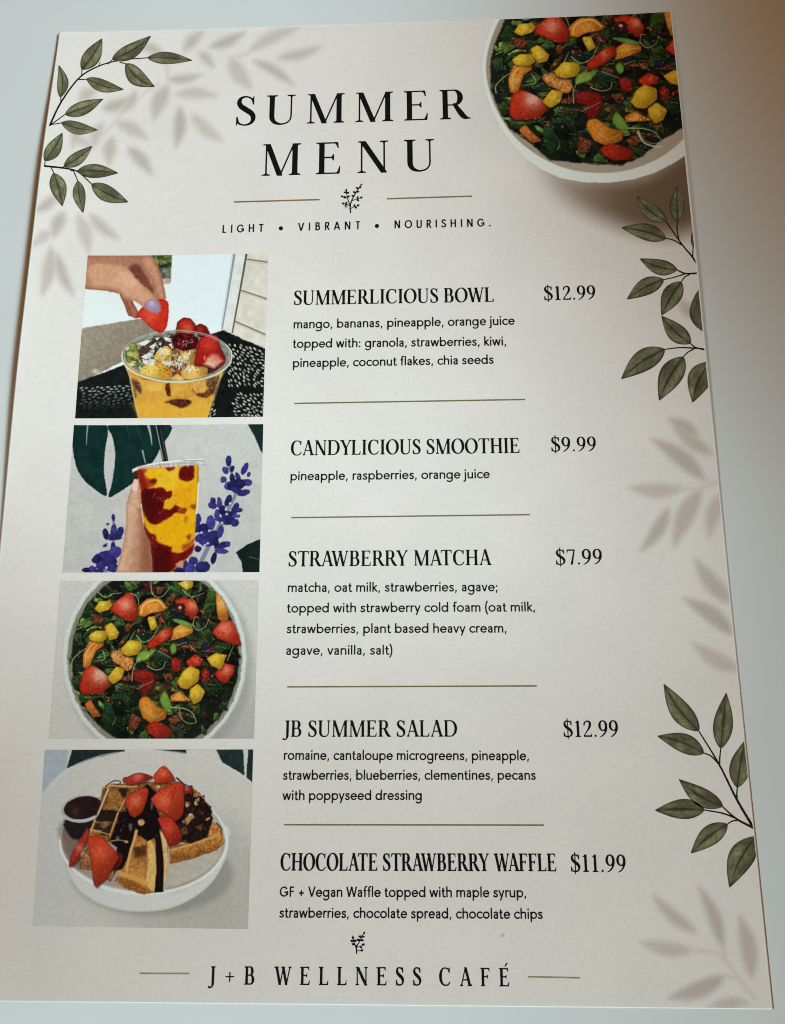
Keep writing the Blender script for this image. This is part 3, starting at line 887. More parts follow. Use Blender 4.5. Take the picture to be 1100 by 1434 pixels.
# hand
SK, SKD = (186, 134, 106), (118, 68, 50)
p.shape([(90, 60), (330, 56), (446, 60), (476, 100), (505, 190), (524, 284), (500, 306), (462, 290), (400, 215), (345, 180), (330, 250), (352, 300), (388, 372), (372, 388), (330, 372), (312, 325),
         (285, 262), (220, 248), (90, 236)], (176, 122, 96), edge=(134, 84, 64), ew=26, soft=3.5, noise=.06, label='hand', smooth=False)
hd = len(p.names) - 1
p.shape([(330, 130), (380, 110), (430, 180), (462, 250), (440, 270), (380, 200)], (112, 62, 48), soft=14, noise=.1, label=hd)
p.shape([(385, 70), (440, 64), (476, 110), (505, 190), (522, 284), (488, 290), (452, 200), (410, 130)], (188, 132, 106), edge=(140, 86, 66), ew=20, soft=5, label=hd)
p.shape([(290, 262), (330, 262), (352, 305), (388, 366), (374, 386), (330, 372), (314, 325)], (158, 96, 74), edge=(104, 56, 44), ew=14, soft=4, label=hd)
p.line([(320, 300), (345, 365)], 5, (98, 50, 42), op=.7)
p.shape([(372, 384), (384, 350), (420, 320), (495, 290), (532, 304), (538, 350), (530, 420), (515, 452), (490, 462), (440, 432), (392, 385)], (192, 44, 30), edge=(140, 20, 18), ew=16, soft=3.5,
        hi=(440, 380, 40, (214, 74, 54)), label='strawberry')
for ux, uy in ((420, 385), (455, 395), (478, 425), (500, 380), (512, 335), (490, 445), (440, 415)):
    p.ell(ux, uy, 3.4, 2.8, (104, 26, 20), soft=2, noise=0)
p.shape([(120, 110), (240, 96), (320, 128), (372, 186), (440, 246), (488, 304), (497, 345), (472, 364), (425, 346), (372, 305), (318, 288), (270, 246), (200, 236), (130, 220)], (198, 146, 116),
        edge=(158, 104, 80), ew=24, soft=6, noise=.05, label=hd, hi=(330, 190, 60, (214, 164, 136)))
p.shape([(412, 316), (446, 290), (486, 304), (496, 342), (472, 363), (432, 346)], (158, 128, 154), edge=(120, 88, 110), ew=8, soft=3, hi=(450, 312, 16, (194, 172, 196)), noise=.03, label=hd)
p.shape([(90, 70), (330, 60), (420, 64), (330, 110), (200, 100)], (160, 108, 84), soft=14, noise=.05, op=.6)
p.grain(.05, 4)
p.grain(.05, 2.6, 6)
emit_print('printed_photo', 'printed photo of a hand lowering a strawberry onto a smoothie bowl', cx, cy, p, 3e-5)

# ---- smoothie held before a floral wall
cx, cy, X, Y = photo_grid([(88, 38), (1060, 33), (1040, 793), (28, 795)], (80, 585, .27273), 400, 330)
p = Print(X, Y, (188, 183, 180))
p.C *= (1 + .05 * (vnoise(X / 40, Y / 40, 1) - .5) + .05 * (vnoise(X / 9, Y / 9, 2) - .5))[..., None]
p.shape([(600, 60), (1000, 60), (1000, 200), (800, 260), (600, 200)], (198, 194, 192), soft=80, noise=.03, op=.5)
LF = (16, 42, 40)
p.shape([(82, 30), (252, 30), (246, 180), (242, 280), (256, 398), (200, 372), (140, 320), (100, 250), (80, 140)], LF, edge=(14, 34, 36), ew=10, soft=2.5, noise=.14, ns=30, label='monstera_leaf')
mo = len(p.names) - 1
p.shape([(280, 30), (580, 30), (530, 160), (490, 230), (420, 310), (340, 370), (268, 408), (282, 340), (300, 210), (290, 110)], LF, edge=(14, 34, 36), ew=10, soft=2.5, noise=.14, ns=30, label=mo)
p.line([(158, 40), (154, 90), (152, 140)], 9, (150, 160, 158), 3, op=.85)
p.line([(470, 40), (482, 90), (488, 140)], 14, (170, 176, 172), 3, op=.9)
p.line([(440, 170), (448, 205), (455, 232)], 9, (170, 176, 172), 5, op=.8)
p.line([(360, 40), (372, 110)], 4, (60, 84, 82), 2, op=.7)
p.line([(410, 50), (440, 120)], 3, (60, 84, 82), 2, op=.6)
p.shape([(972, 20), (1070, 20), (1064, 200), (1046, 170), (1018, 100)], (22, 40, 38), soft=2.5, noise=.15, ns=20, smooth=False, label='monstera_leaf')
p.shape([(918, 692), (980, 650), (1046, 622), (1050, 800), (955, 800), (948, 740)], (20, 32, 30), soft=2.5, noise=.15, ns=20, smooth=False, label='monstera_leaf')
p.line([(990, 715), (1045, 730)], 5, (110, 120, 116), 2, op=.7)
PU, PUL, PUD = (44, 40, 102), (58, 54, 120), (32, 28, 78)
for pts in ([(880, 240), (920, 370), (880, 470), (800, 620), (710, 800)], [(290, 500), (290, 640), (250, 790)]):
    p.line(pts, 12, (112, 116, 136), 24, soft=3, op=.9)
buds = [(882, 222, 16, 28, 0), (866, 270, 16, 20, -20), (900, 262, 12, 18, 10), (965, 262, 15, 34, 25), (985, 292, 9, 14, 20), (855, 318, 16, 16, 0), (900, 310, 14, 22, 0), (930, 305, 12, 26, -20),
        (960, 335, 40, 18, -10), (880, 350, 20, 22, 30), (905, 345, 24, 34, 40), (960, 385, 34, 16, -15), (920, 372, 30, 16, 20), (985, 335, 18, 16, 0), (940, 340, 22, 26, 0),
        (800, 450, 24, 18, 10), (802, 425, 14, 16, -30), (836, 440, 13, 34, -10), (880, 425, 16, 32, 25), (915, 470, 18, 36, 20), (935, 475, 18, 12, -10), (822, 500, 14, 30, 0), (880, 515, 34, 36, 0),
        (915, 540, 22, 18, -30), (850, 530, 26, 16, 30), (920, 505, 22, 10, 0), (850, 475, 18, 26, 0),
        (722, 520, 20, 28, 0), (720, 565, 24, 26, 20), (790, 540, 24, 38, 0), (752, 572, 26, 30, 0), (740, 615, 34, 22, -20), (800, 610, 40, 30, -20), (840, 585, 16, 34, 15), (725, 672, 18, 18, 0),
        (770, 640, 40, 22, 0), (850, 655, 44, 16, -18), (845, 685, 36, 14, 5), (806, 722, 14, 32, 15), (700, 735, 24, 22, 0), (748, 768, 40, 30, -15), (680, 770, 34, 26, 20), (625, 782, 36, 18, 10),
        (655, 750, 16, 20, 0), (760, 600, 26, 20, 30), (880, 650, 12, 14, 0), (815, 640, 18, 20, 0),
        (290, 512, 9, 20, 0), (262, 546, 9, 6, 0), (292, 582, 16, 36, 5), (252, 598, 16, 30, -15), (322, 592, 18, 34, 20), (280, 612, 22, 18, 0), (250, 655, 16, 9, -30), (290, 660, 12, 20, 0), (305, 615, 30, 12, 0),
        (240, 712, 54, 26, -15), (300, 690, 34, 30, -30), (205, 728, 26, 20, -20), (270, 740, 40, 32, 0), (230, 760, 30, 20, 0), (180, 778, 26, 16, -30), (150, 782, 22, 12, 0), (290, 772, 36, 22, 0), (215, 788, 26, 12, 0)]
for k, (bx, by, rx, ry, a) in enumerate(buds):
    c = np.array([PU, PUL, PUD, PU][k % 4], float) * rng.uniform(.85, 1.05)
    p.ell(bx, by, rx, ry, c, ang=a, edge=tuple(c * .8), ew=6, soft=3, noise=.16, ns=8, hi=(bx - rx * .3, by - ry * .3, min(rx, ry) * .6, tuple(c * 1.12 + 6)), label='lavender_flower' if k == 0 else lav)
    if k == 0:
        lav = len(p.names) - 1
for bx, by in ((868, 470), (872, 495), (742, 590), (760, 655), (775, 645), (848, 540), (265, 650), (215, 690), (890, 440), (735, 655), (255, 770), (195, 760)):
    p.ell(bx, by, 7, 6, (188, 188, 200), soft=3, noise=0)
# hand, straw, cup
p.line([(520, 30), (556, 216)], 30, (24, 25, 28), soft=2.5, smooth=False, label='straw')
p.line([(508, 36), (546, 214)], 4, (190, 196, 196), soft=2, smooth=False, op=.8)
p.line([(533, 60), (562, 214)], 4, (84, 88, 92), soft=2, smooth=False, op=.8)
K2 = .43478
p.aff = (K2, 0, 366.7, 0, K2, 165.0)
p.shape([(108, 215), (832, 160), (832, 380), (812, 640), (795, 930), (765, 1130), (724, 1250), (620, 1360), (480, 1450), (280, 1450), (240, 1200), (190, 900), (150, 560)], (222, 160, 24), edge=(178, 112, 18), ew=14, soft=2.5, noise=.06, ns=22, smooth=False, label='smoothie_cup')
cup = len(p.names) - 1
p.shape([(540, 430), (780, 420), (770, 660), (560, 640), (440, 640)], (216, 150, 18), soft=26, op=.7, smooth=False)
p.shape([(330, 230), (600, 210), (590, 400), (520, 470), (360, 430), (340, 300)], (230, 178, 40), soft=26, op=.7, smooth=False)
p.shape([(230, 860), (330, 900), (560, 780), (700, 760), (760, 900), (700, 1080), (560, 1170), (420, 1100), (330, 980)], (222, 160, 12), soft=24, op=.8, smooth=False)
for pts, c, sf in (([(110, 230), (215, 225), (190, 300), (262, 350), (322, 345), (322, 395), (262, 440), (160, 475), (128, 330)], (158, 50, 22), 10),
                   ([(110, 240), (160, 240), (190, 330), (220, 430), (160, 470), (132, 380)], (124, 26, 18), 10),
                   ([(236, 460), (400, 446), (452, 488), (516, 488), (500, 560), (432, 602), (416, 690), (500, 704), (556, 648), (620, 690), (684, 700), (650, 752), (560, 742), (500, 792), (390, 852), (316, 884), (240, 852), (200, 780), (158, 640), (156, 480)], (92, 13, 11), 6),
                   ([(180, 480), (330, 500), (400, 600), (380, 760), (250, 800), (190, 700)], (70, 6, 8), 20),
                   ([(598, 262), (640, 200), (768, 186), (778, 300), (760, 352), (680, 372), (604, 334)], (92, 14, 11), 7),
                   ([(260, 360), (320, 340), (330, 380), (280, 400)], (110, 30, 16), 8),
                   ([(440, 205), (545, 190), (532, 238), (470, 246)], (120, 26, 20), 7),
                   ([(180, 890), (250, 975), (322, 1005), (345, 1080), (420, 1120), (505, 1148), (522, 1204), (640, 1206), (770, 1110), (762, 1200), (700, 1275), (600, 1340), (480, 1450), (280, 1450), (230, 1200)], (104, 18, 13), 7),
                   ([(290, 1150), (500, 1200), (480, 1434), (280, 1434)], (72, 8, 8), 24),
                   ([(640, 1130), (700, 1100), (770, 1060), (760, 1130), (650, 1190)], (176, 74, 30), 12),
                   ([(660, 780), (700, 800), (690, 880), (664, 860)], (196, 118, 26), 10), ([(740, 660), (800, 640), (790, 700), (745, 690)], (140, 64, 26), 9), ([(590, 690), (680, 690), (660, 750), (600, 740)], (150, 50, 20), 12), ([(690, 1020), (740, 1000), (720, 1060)], (150, 60, 24), 10)):
    p.shape(pts, c, soft=sf, noise=.16, ns=16, label=cup)
for _ in range(60):
    bx, by = rng.uniform(190, 780), rng.uniform(260, 1300)
    d_ = rng.normal(size=2) * 16
    p.line([(bx - d_[0], by - d_[1]), (bx + d_[0], by + d_[1])], rng.uniform(3, 9), [(206, 120, 30), (112, 22, 18), (238, 190, 70), (150, 40, 34)][_ % 4], 2, soft=4, op=.3)
for bx, by in ((375, 570), (400, 600), (370, 740), (300, 910), (460, 840), (640, 1150), (330, 1060)):
    p.ell(bx, by, 16, 8, (196, 120, 110), soft=4, noise=0, op=.5, ang=30)
p.line([(828, 390), (815, 640), (800, 760)], 6, (236, 226, 196), soft=2.5, op=.9)
p.line([(822, 200), (824, 380)], 4, (120, 84, 40), soft=3, op=.7)
p.line([(150, 640), (160, 740), (180, 850)], 7, (228, 214, 200), soft=2.5, op=.9)
p.line([(505, 1190), (560, 1208), (650, 1200)], 4, (214, 150, 90), soft=3, op=.6)
p.line([(400, 1150), (402, 1420)], 4, (56, 6, 8), soft=5, op=.5)
p.line([(530, 230), (535, 620)], 7, (244, 206, 100), soft=8, op=.25)
p.shape([(42, 232), (110, 196), (300, 152), (520, 124), (760, 100), (888, 104), (906, 176), (830, 176), (500, 204), (130, 226), (44, 272)], (188, 186, 182), edge=(150, 146, 140), ew=6, soft=2.5, noise=.1, ns=9, smooth=False, label=cup)
p.line([(56, 234), (300, 166), (520, 136), (760, 112), (880, 112)], 6, (232, 232, 230), soft=2.5)
p.line([(120, 214), (300, 186), (520, 170), (800, 150)], 8, (186, 132, 124), soft=4, op=.65)
p.line([(640, 128), (880, 122)], 4, (110, 104, 98), soft=3, op=.6)
for x0_ in (240, 300, 370, 490, 560, 700):
    p.line([(x0_, 160), (x0_ + 10, 206)], 4, [(236, 232, 230), (120, 50, 50)][int(x0_ / 10) % 2], soft=2.5, op=.6)
p.shape([(490, 150), (510, 148), (512, 206), (496, 206)], (214, 206, 206), soft=3, noise=0, smooth=False)
p.shape([(560, 1350), (640, 1310), (650, 1370), (600, 1390)], (196, 130, 110), soft=5, noise=.1)
p.aff = None
p.shape([(384, 292), (412, 284), (416, 312), (392, 312)], (60, 34, 26), soft=4, op=.8)
p.shape([(394, 316), (414, 318), (428, 372), (434, 470), (446, 570), (478, 640), (488, 720), (492, 802), (300, 802), (322, 720), (342, 640), (354, 560), (356, 440), (378, 372)], (202, 158, 132),
        edge=(166, 112, 88), ew=20, soft=3.5, noise=.06, ns=18, label='hand', smooth=False, grad=(350, 620, 480, 640, (160, 104, 78)))
hd = len(p.names) - 1
p.shape([(420, 480), (446, 570), (480, 640), (492, 802), (440, 802), (440, 660)], (128, 74, 54), soft=26, op=.6, smooth=False, label=hd)
p.shape([(392, 330), (402, 316), (416, 330), (414, 372), (394, 376), (386, 356)], (222, 186, 172), soft=4, noise=.03, label=hd)
p.line([(358, 440), (384, 430)], 3, (160, 108, 86), soft=3, op=.6)
p.grain(.05, 4)
p.grain(.05, 2.6, 6)
emit_print('printed_photo', 'printed photo of a hand holding a yellow and red smoothie', cx, cy, p, 3e-5)

# ---- salad bowl
cx, cy, X, Y = photo_grid([(88, 48), (1075, 45), (1050, 832), (30, 832)], (60, 800, .28182), 400, 330)
p = Print(X, Y, (200, 195, 190))
p.C = p.C * (1 - sstep(500, 1000, X) * sstep(350, 800, Y) * .12)[..., None] * (1 + .03 * (vnoise(X / 12, Y / 12) - .5))[..., None]
p.ell(580, 460, 468, 510, (150, 148, 144), soft=26, noise=.02, op=.6)
bowl(p)
C0, L0 = p.C.copy(), p.L.copy()
salad(p, None, 3)
mask = sstep(6, -4, ((np.hypot((X - 559) / 428, (Y - 434) / 468) - 1) * 430) + 16 * (vnoise(X / 30, Y / 30) - .5))
p.C = C0 * (1 - mask[..., None]) + p.C * mask[..., None]
p.L = np.where(mask > .5, p.L, L0)
p.grain(.06, 4)
p.grain(.06, 2.6, 6)
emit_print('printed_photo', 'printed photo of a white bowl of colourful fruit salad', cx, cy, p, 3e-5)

# ---- waffle plate
cx, cy, X, Y = photo_grid([(45, 52), (1048, 50), (1022, 915), (-16, 900)], (50, 1035, .29091), 400, 340)
p = Print(X, Y, (204, 198, 192))
p.C = p.C * (1 + sstep(500, 0, X)[..., None] * np.array([-.02, .0, .03])) * (1 - .10 * sstep(560, 920, Y) * sstep(300, 900, X))[..., None] * (1 + .03 * (vnoise(X / 14, Y / 14) - .5))[..., None]
DK = (32, 46, 46)
for pts in ([(150, 142), (180, 40), (430, 40), (430, 60), (290, 90)], [(500, 40), (724, 40), (728, 72), (640, 60)], [(864, 40), (1000, 40), (1006, 175), (900, 112)], [(1026, 40), (1060, 40), (1052, 215), (1014, 185)],
            [(130, 40), (160, 40), (140, 80)]):
    p.shape(pts, DK, soft=3, smooth=False, noise=.15, ns=20)
p.shape([(30, 40), (160, 40), (150, 140), (80, 200), (30, 260)], (168, 176, 186), soft=10, noise=.03, smooth=False)
p.line([(60, 250), (150, 150), (290, 88), (430, 62), (560, 56), (720, 70), (880, 112), (1000, 180), (1044, 216)], 8, (208, 208, 206), soft=4, op=.7)
p.ell(700, 640, 420, 300, (176, 172, 166), soft=120, noise=.03, op=.7)
p.ell(560, 650, 392, 196, (126, 120, 112), soft=26, noise=0, op=.5)
p.shape([(112, 480), (122, 540), (160, 650), (210, 730), (300, 790), (400, 822), (510, 832), (640, 818), (760, 765), (850, 690), (910, 590), (930, 500), (900, 400), (500, 300), (150, 380)], (210, 210, 208),
        edge=(186, 183, 178), ew=12, soft=3, noise=0, label='plate')
pl = len(p.names) - 1
p.ell(520, 490, 408, 258, (224, 223, 219), soft=3, noise=0, label=pl)
p.ell(520, 482, 394, 246, (160, 146, 140), soft=4, noise=0, label=pl, grad=(150, 500, 860, 560, (182, 172, 162)))
p.shape([(640, 620), (880, 520), (870, 590), (790, 680), (640, 735)], (188, 178, 166), soft=26, noise=.04, label=pl)
p.shape([(118, 470), (140, 400), (300, 300), (260, 560), (180, 620)], (112, 88, 84), soft=24, noise=.06, op=.7)
p.shape([(140, 392), (300, 372), (270, 470), (180, 480)], (34, 24, 26), soft=8, noise=.15, label='syrup_cup')
sy = len(p.names) - 1
p.ell(228, 336, 104, 66, (176, 178, 178), ang=-8, soft=3, noise=.05, label=sy)
p.ell(232, 332, 96, 57, (36, 22, 24), ang=-8, edge=(56, 38, 36), ew=12, soft=3, noise=.2, label=sy, hi=(190, 350, 26, (60, 40, 38)))
p.line([(134, 370), (180, 394), (240, 388), (300, 366)], 8, (186, 186, 184), soft=3)
t = np.linspace(0, np.pi, 50)
p.line(np.stack([520 + 402 * np.cos(t), 489 + 256 * np.sin(t)], 1), 12, (230, 229, 225), soft=3, smooth=False)
p.line(np.stack([520 + 392 * np.cos(t), 484 + 246 * np.sin(t)], 1), 8, (136, 122, 114), soft=5, op=.5, smooth=False)
# waffle, drawn from a closer measuring sheet
K4 = .78125
p.aff = (K4, 0, 103.1, 0, K4, 85.9)
GD = (112, 62, 26)
p.shape([(690, 560), (800, 528), (930, 488), (956, 396), (1012, 440), (1034, 530), (984, 576), (840, 626), (700, 660)], (186, 124, 60), edge=(140, 84, 38), ew=9, soft=3, noise=.25, ns=8, smooth=False, label='waffle', grad=(850, 520, 870, 630, (132, 80, 38)))
wf = len(p.names) - 1
p.line([(700, 575), (800, 548), (930, 505), (1000, 470)], 9, (214, 160, 94), soft=4, op=.8)
p.shape([(282, 196), (330, 168), (520, 158), (620, 150), (770, 170), (880, 220), (960, 380), (930, 490), (760, 520), (650, 510), (480, 560), (330, 524), (186, 502), (206, 440), (266, 300)], (128, 82, 42), edge=GD, ew=9, soft=3, noise=.3, ns=9, smooth=False, label=wf)
p.shape([(140, 600), (200, 556), (260, 620), (370, 700), (330, 770), (220, 700), (140, 690)], (146, 96, 56), edge=(80, 46, 28), ew=7, soft=3, noise=.3, ns=7, smooth=False, label=wf)
# pockets of the left slab
for pts, c in (([(325, 208), (372, 204), (402, 262), (396, 300), (312, 296)], (158, 106, 52)), ([(378, 196), (440, 190), (420, 250), (400, 240)], (44, 26, 20)), ([(268, 322), (380, 334), (352, 400), (236, 396)], (34, 22, 20)), ([(236, 410), (345, 410), (322, 486), (214, 476)], (48, 32, 26)),
               ([(384, 340), (430, 330), (420, 470), (350, 490)], (22, 14, 16)), ([(290, 300), (380, 302), (384, 326), (276, 318)], (150, 106, 66)), ([(262, 420), (300, 400), (330, 412), (292, 446)], (120, 92, 60)), ([(210, 446), (280, 452), (260, 484), (200, 486)], (160, 108, 58))):
    p.shape(pts, c, soft=4, noise=.25, ns=8, smooth=False, op=.95)
CH = (23, 12, 14)
p.shape([(440, 246), (560, 168), (624, 230), (592, 270), (640, 380), (644, 470), (604, 500), (564, 530), (470, 606), (404, 690), (350, 704), (372, 560), (326, 524), (368, 400), (420, 340)], CH, soft=4, noise=.3, ns=10, smooth=False, label=wf)
p.shape([(740, 360), (790, 230), (850, 210), (910, 262), (956, 330), (952, 400), (926, 492), (830, 534), (750, 500), (700, 420)], (34, 19, 18), soft=5, noise=.45, ns=9, smooth=False, label=wf)
for pts, c in (([(770, 400), (820, 352), (852, 370), (800, 420)], (150, 112, 66)), ([(800, 200), (850, 196), (890, 240), (840, 250)], (146, 98, 52)), ([(850, 262), (880, 250), (870, 290)], (180, 140, 90)), ([(850, 430), (900, 410), (890, 460)], (92, 60, 34)), ([(760, 440), (800, 430), (810, 470), (770, 486)], (86, 62, 40)),
               ([(790, 280), (830, 270), (820, 310)], (96, 66, 42)), ([(960, 400), (1008, 440), (980, 470), (950, 450)], (178, 116, 56)), ([(870, 330), (910, 320), (900, 372)], (60, 36, 26))):
    p.shape(pts, c, soft=4, noise=.3, ns=7, smooth=False)
for pts, w in (([(890, 250), (908, 240), (900, 290)], 6), ([(920, 310), (948, 306), (938, 340)], 7), ([(930, 400), (958, 372), (946, 420)], 7), ([(830, 180), (836, 230), (826, 280)], 9), ([(740, 130), (790, 172), (834, 184)], 8), ([(900, 440), (914, 480), (906, 500)], 8), ([(985, 408), (1012, 440), (1014, 474)], 6),
               ([(700, 540), (760, 520), (830, 530)], 9), ([(870, 280), (900, 330), (950, 380)], 8)):
    p.line(pts, w, CH, w * .6, soft=2.5, op=.95)
for bx, by, rx, ry, a in ((856, 286, 8, 13, -20), (802, 296, 11, 14, 0), (930, 382, 14, 7, -30), (826, 358, 14, 9, 0), (700, 372, 10, 6, 0), (586, 300, 7, 26, 5), (520, 404, 21, 20, 0), (455, 432, 13, 24, 0), (374, 500, 13, 12, 0), (428, 524, 12, 8, 0), (624, 184, 14, 12, 0), (770, 330, 8, 5, 0)):
    p.ell(bx, by, rx, ry, (216, 176, 126) if rx != 7 and rx != 13 else (104, 88, 80), ang=a, soft=3.5, noise=.15, ns=6, op=.9)
LB = (214, 170, 112)
for pts, w in (([(316, 196), (290, 262), (252, 352)], 8), ([(236, 390), (216, 440), (196, 498)], 9), ([(420, 262), (396, 310), (372, 352)], 7), ([(374, 350), (350, 420), (326, 488)], 7), ([(284, 186), (340, 176), (420, 182), (492, 182)], 11), ([(500, 160), (530, 152), (560, 140)], 6), ([(206, 446), (250, 458), (330, 480)], 7), ([(330, 520), (380, 512), (430, 520)], 5)):
    p.line(pts, w, LB, w * .7, soft=3, op=.85)
p.line([(318, 196), (292, 262), (256, 350), (238, 372)], 5, (224, 214, 206), soft=2.5, op=.8)
p.line([(236, 372), (180, 388), (110, 386)], 5, (206, 202, 198), soft=2.5, op=.8)
for pts in ([(300, 182), (350, 148), (392, 152), (380, 170), (352, 166)], [(408, 134), (430, 126), (440, 150), (412, 156)], [(440, 124), (500, 100), (560, 112)], [(480, 166), (540, 146), (570, 130)]):
    p.line(pts, 5, (48, 20, 20), 4, soft=2.5, op=.9)
# front wedge
p.shape([(386, 722), (470, 560), (486, 470), (560, 520), (640, 478), (684, 560), (682, 660), (668, 780), (640, 834), (596, 836), (520, 846), (420, 806), (356, 762)], (176, 112, 54), edge=(130, 76, 34), ew=8, soft=3, noise=.2, ns=9, smooth=False, label=wf)
p.shape([(474, 570), (552, 560), (548, 772), (436, 706)], (164, 102, 50), soft=5, noise=.2, ns=9, smooth=False, grad=(500, 570, 500, 760, (196, 134, 70)))
p.shape([(470, 560), (556, 540), (552, 610), (480, 620)], (70, 40, 26), soft=9, noise=.25, smooth=False, op=.85)
p.shape([(360, 745), (420, 750), (540, 805), (596, 838), (520, 846), (420, 808)], (150, 92, 44), soft=5, noise=.2, ns=8, smooth=False)
p.line([(490, 456), (474, 520), (452, 590), (428, 704)], 14, (212, 168, 106), 12, soft=3.5)
p.line([(392, 718), (470, 742), (552, 782)], 25, (212, 152, 84), 22, soft=4)
p.shape([(556, 522), (576, 512), (600, 540), (612, 620), (614, 700), (602, 834), (562, 806), (546, 770), (562, 650)], (224, 178, 110), edge=(188, 130, 66), ew=6, soft=3, noise=.1, ns=10, smooth=False)
p.shape([(600, 440), (636, 460), (650, 560), (660, 700), (656, 832), (602, 838), (614, 700), (610, 580)], (20, 10, 14), soft=3, noise=.15, smooth=False, label=wf)
p.shape([(632, 446), (650, 470), (676, 520), (684, 640), (670, 770), (656, 806), (662, 640), (646, 520)], (222, 182, 124), soft=3, noise=.12, smooth=False)
p.line([(620, 470), (630, 600), (632, 800)], 3, (66, 44, 44), soft=3, op=.6)
# strawberries
def wberry(pts, hi, c=(200, 62, 34)):
    p.fruit(pts, c, (128, 26, 16), 9, hi, 'strawberry', .12, 9)
    q = np.array(pts, float)
    mm = q.mean(0)
    for _ in range(9):
        s = mm + (q[rng.integers(len(q))] - mm) * rng.uniform(.2, .8)
        p.ell(s[0], s[1], 3.6, 2.8, (132, 34, 22), soft=2, noise=0, op=.7)


wberry([(408, 142), (440, 124), (500, 100), (552, 108), (590, 126), (540, 152), (450, 170)], (500, 120, 22, (214, 110, 92)), (176, 52, 44))
wberry([(774, 192), (832, 184), (838, 216), (790, 228)], (800, 200, 10, (196, 96, 84)), (166, 44, 42))
wberry([(600, 112), (640, 66), (665, 58), (702, 100), (728, 146), (690, 156), (610, 162)], (655, 100, 22, (218, 104, 74)))
wberry([(624, 384), (700, 368), (750, 440), (768, 490), (742, 532), (690, 548), (664, 470)], (690, 440, 26, (206, 78, 54)), (186, 48, 32))
wberry([(584, 262), (640, 206), (738, 160), (772, 172), (780, 270), (772, 350), (730, 388), (680, 352), (620, 312)], (660, 270, 34, (218, 106, 70)))
p.line([(738, 166), (716, 230), (700, 300)], 5, (150, 34, 22), 3, soft=3, op=.8)
p.line([(690, 210), (664, 250), (640, 262)], 3, (226, 130, 90), 2, soft=3, op=.6)
wberry([(424, 262), (480, 216), (545, 192), (562, 214), (546, 280), (522, 340), (480, 368), (450, 346), (434, 300)], (490, 270, 26, (222, 118, 84)))
wberry([(78, 664), (95, 590), (140, 510), (184, 444), (197, 470), (180, 530), (132, 630), (96, 668)], (140, 560, 20, (216, 116, 90)), (176, 56, 42))
p.shape([(350, 590), (400, 600), (392, 660), (340, 700)], (96, 22, 18), soft=5, noise=.25)
wberry([(194, 512), (240, 490), (290, 514), (350, 580), (378, 622), (350, 662), (300, 742), (250, 792), (230, 772), (214, 620)], (270, 590, 40, (216, 96, 66)))
p.line([(150, 600), (160, 590), (200, 620)], 8, (196, 150, 104), soft=4, op=.7)
p.line([(175, 560), (150, 610)], 5, (226, 190, 160), soft=3, op=.6)
for _ in range(40):
    bx, by = rng.uniform(330, 940), rng.uniform(180, 520)
    if ((bx - 620) / 330) ** 2 + ((by - 350) / 190) ** 2 > 1:
        continue
    p.ell(bx, by, rng.uniform(2, 5), rng.uniform(1.5, 3.5), (226, 206, 180), soft=2.5, noise=0, op=.5)
p.aff = None
p.grain(.05, 4)
p.grain(.05, 2.6, 6)
emit_print('printed_photo', 'printed photo of waffles with strawberries and chocolate on a white plate', cx, cy, p, 3e-5)

# ---- large cut-out bowl in the head corner
S5 = .29091
a0, b0 = at(668, 12), at(985, 262)
xs = np.linspace(a0[0], W / 2 - 0.0003, 400)
ys = np.linspace(H / 2 - 0.00025, b0[1], 350)
cx, cy = np.meshgrid(xs, ys)
px_, py_ = seen(cx, cy)
X, Y = (px_ - 660) / S5, (py_ - 10) / S5
p = Print(X, Y, PAPER)
rim = np.array([(134, 20), (100, 90), (72, 160), (56, 240), (52, 310), (64, 390), (92, 480), (135, 570), (190, 650), (260, 725), (340, 780), (430, 820), (540, 840), (660, 842), (780, 826), (880, 795), (970, 750), (1060, 690), (1200, 560), (1200, -40), (150, -40)], float)
rimc = rim
p.shape(rimc, (230, 227, 221), edge=(218, 213, 206), ew=6, soft=3, smooth=True, noise=0, label='bowl')
bw = len(p.names) - 1
inn = np.array([(160, 20), (122, 90), (92, 170), (75, 245), (72, 310), (84, 385), (112, 470), (160, 560), (215, 630), (285, 690), (370, 742), (470, 780), (580, 797), (700, 795), (800, 772), (900, 730), (985, 670), (1060, 590), (1200, 400), (1200, -40), (170, -40)], float)
p.shape(inn, (158, 142, 124), soft=4, smooth=True, noise=0, label=bw, grad=(100, 500, 700, 790, (170, 158, 142)))
ing = np.array([(178, 20), (150, 90), (112, 180), (92, 270), (96, 400), (140, 510), (185, 585), (280, 650), (380, 738), (480, 745), (590, 755), (720, 760), (820, 720), (900, 650), (1030, 575), (1200, 400), (1200, -40), (190, -40)], float)
p.shape(ing, (26, 30, 24), soft=6, smooth=False, noise=.1, label='salad_greens')
sg = len(p.names) - 1
C0, L0 = p.C.copy(), p.L.copy()
p.aff = (1.211, .174, -137.8, -.057, .989, -49.5)
salad(p, None, 3)
p.aff = None
mask = sstep(7, -5, sd_poly(X, Y, ing) + 10 * (vnoise(X / 26, Y / 26) - .5))
p.C = C0 * (1 - mask[..., None]) + p.C * mask[..., None]
p.L = np.where(mask > .5, p.L, L0)
p.line([(800, 598), (830, 650), (880, 670), (918, 672)], 6, (200, 206, 180), soft=2.5)
p.grain(.05, 4)
p.grain(.05, 2.6, 6)
keep = sd_poly(X, Y, rimc) < 2.5
emit_print('printed_photo', 'large printed cut-out of the salad bowl in the corner of the card', cx, cy, p, 3e-5, keep)

# ------------------------------------------------------------------ printed leaf sprigs
XL, XR = -W / 2 + m_ + 2e-5, W / 2 - m_ - 2e-5


def clampx(x):
    return np.clip(x, XL, XR)


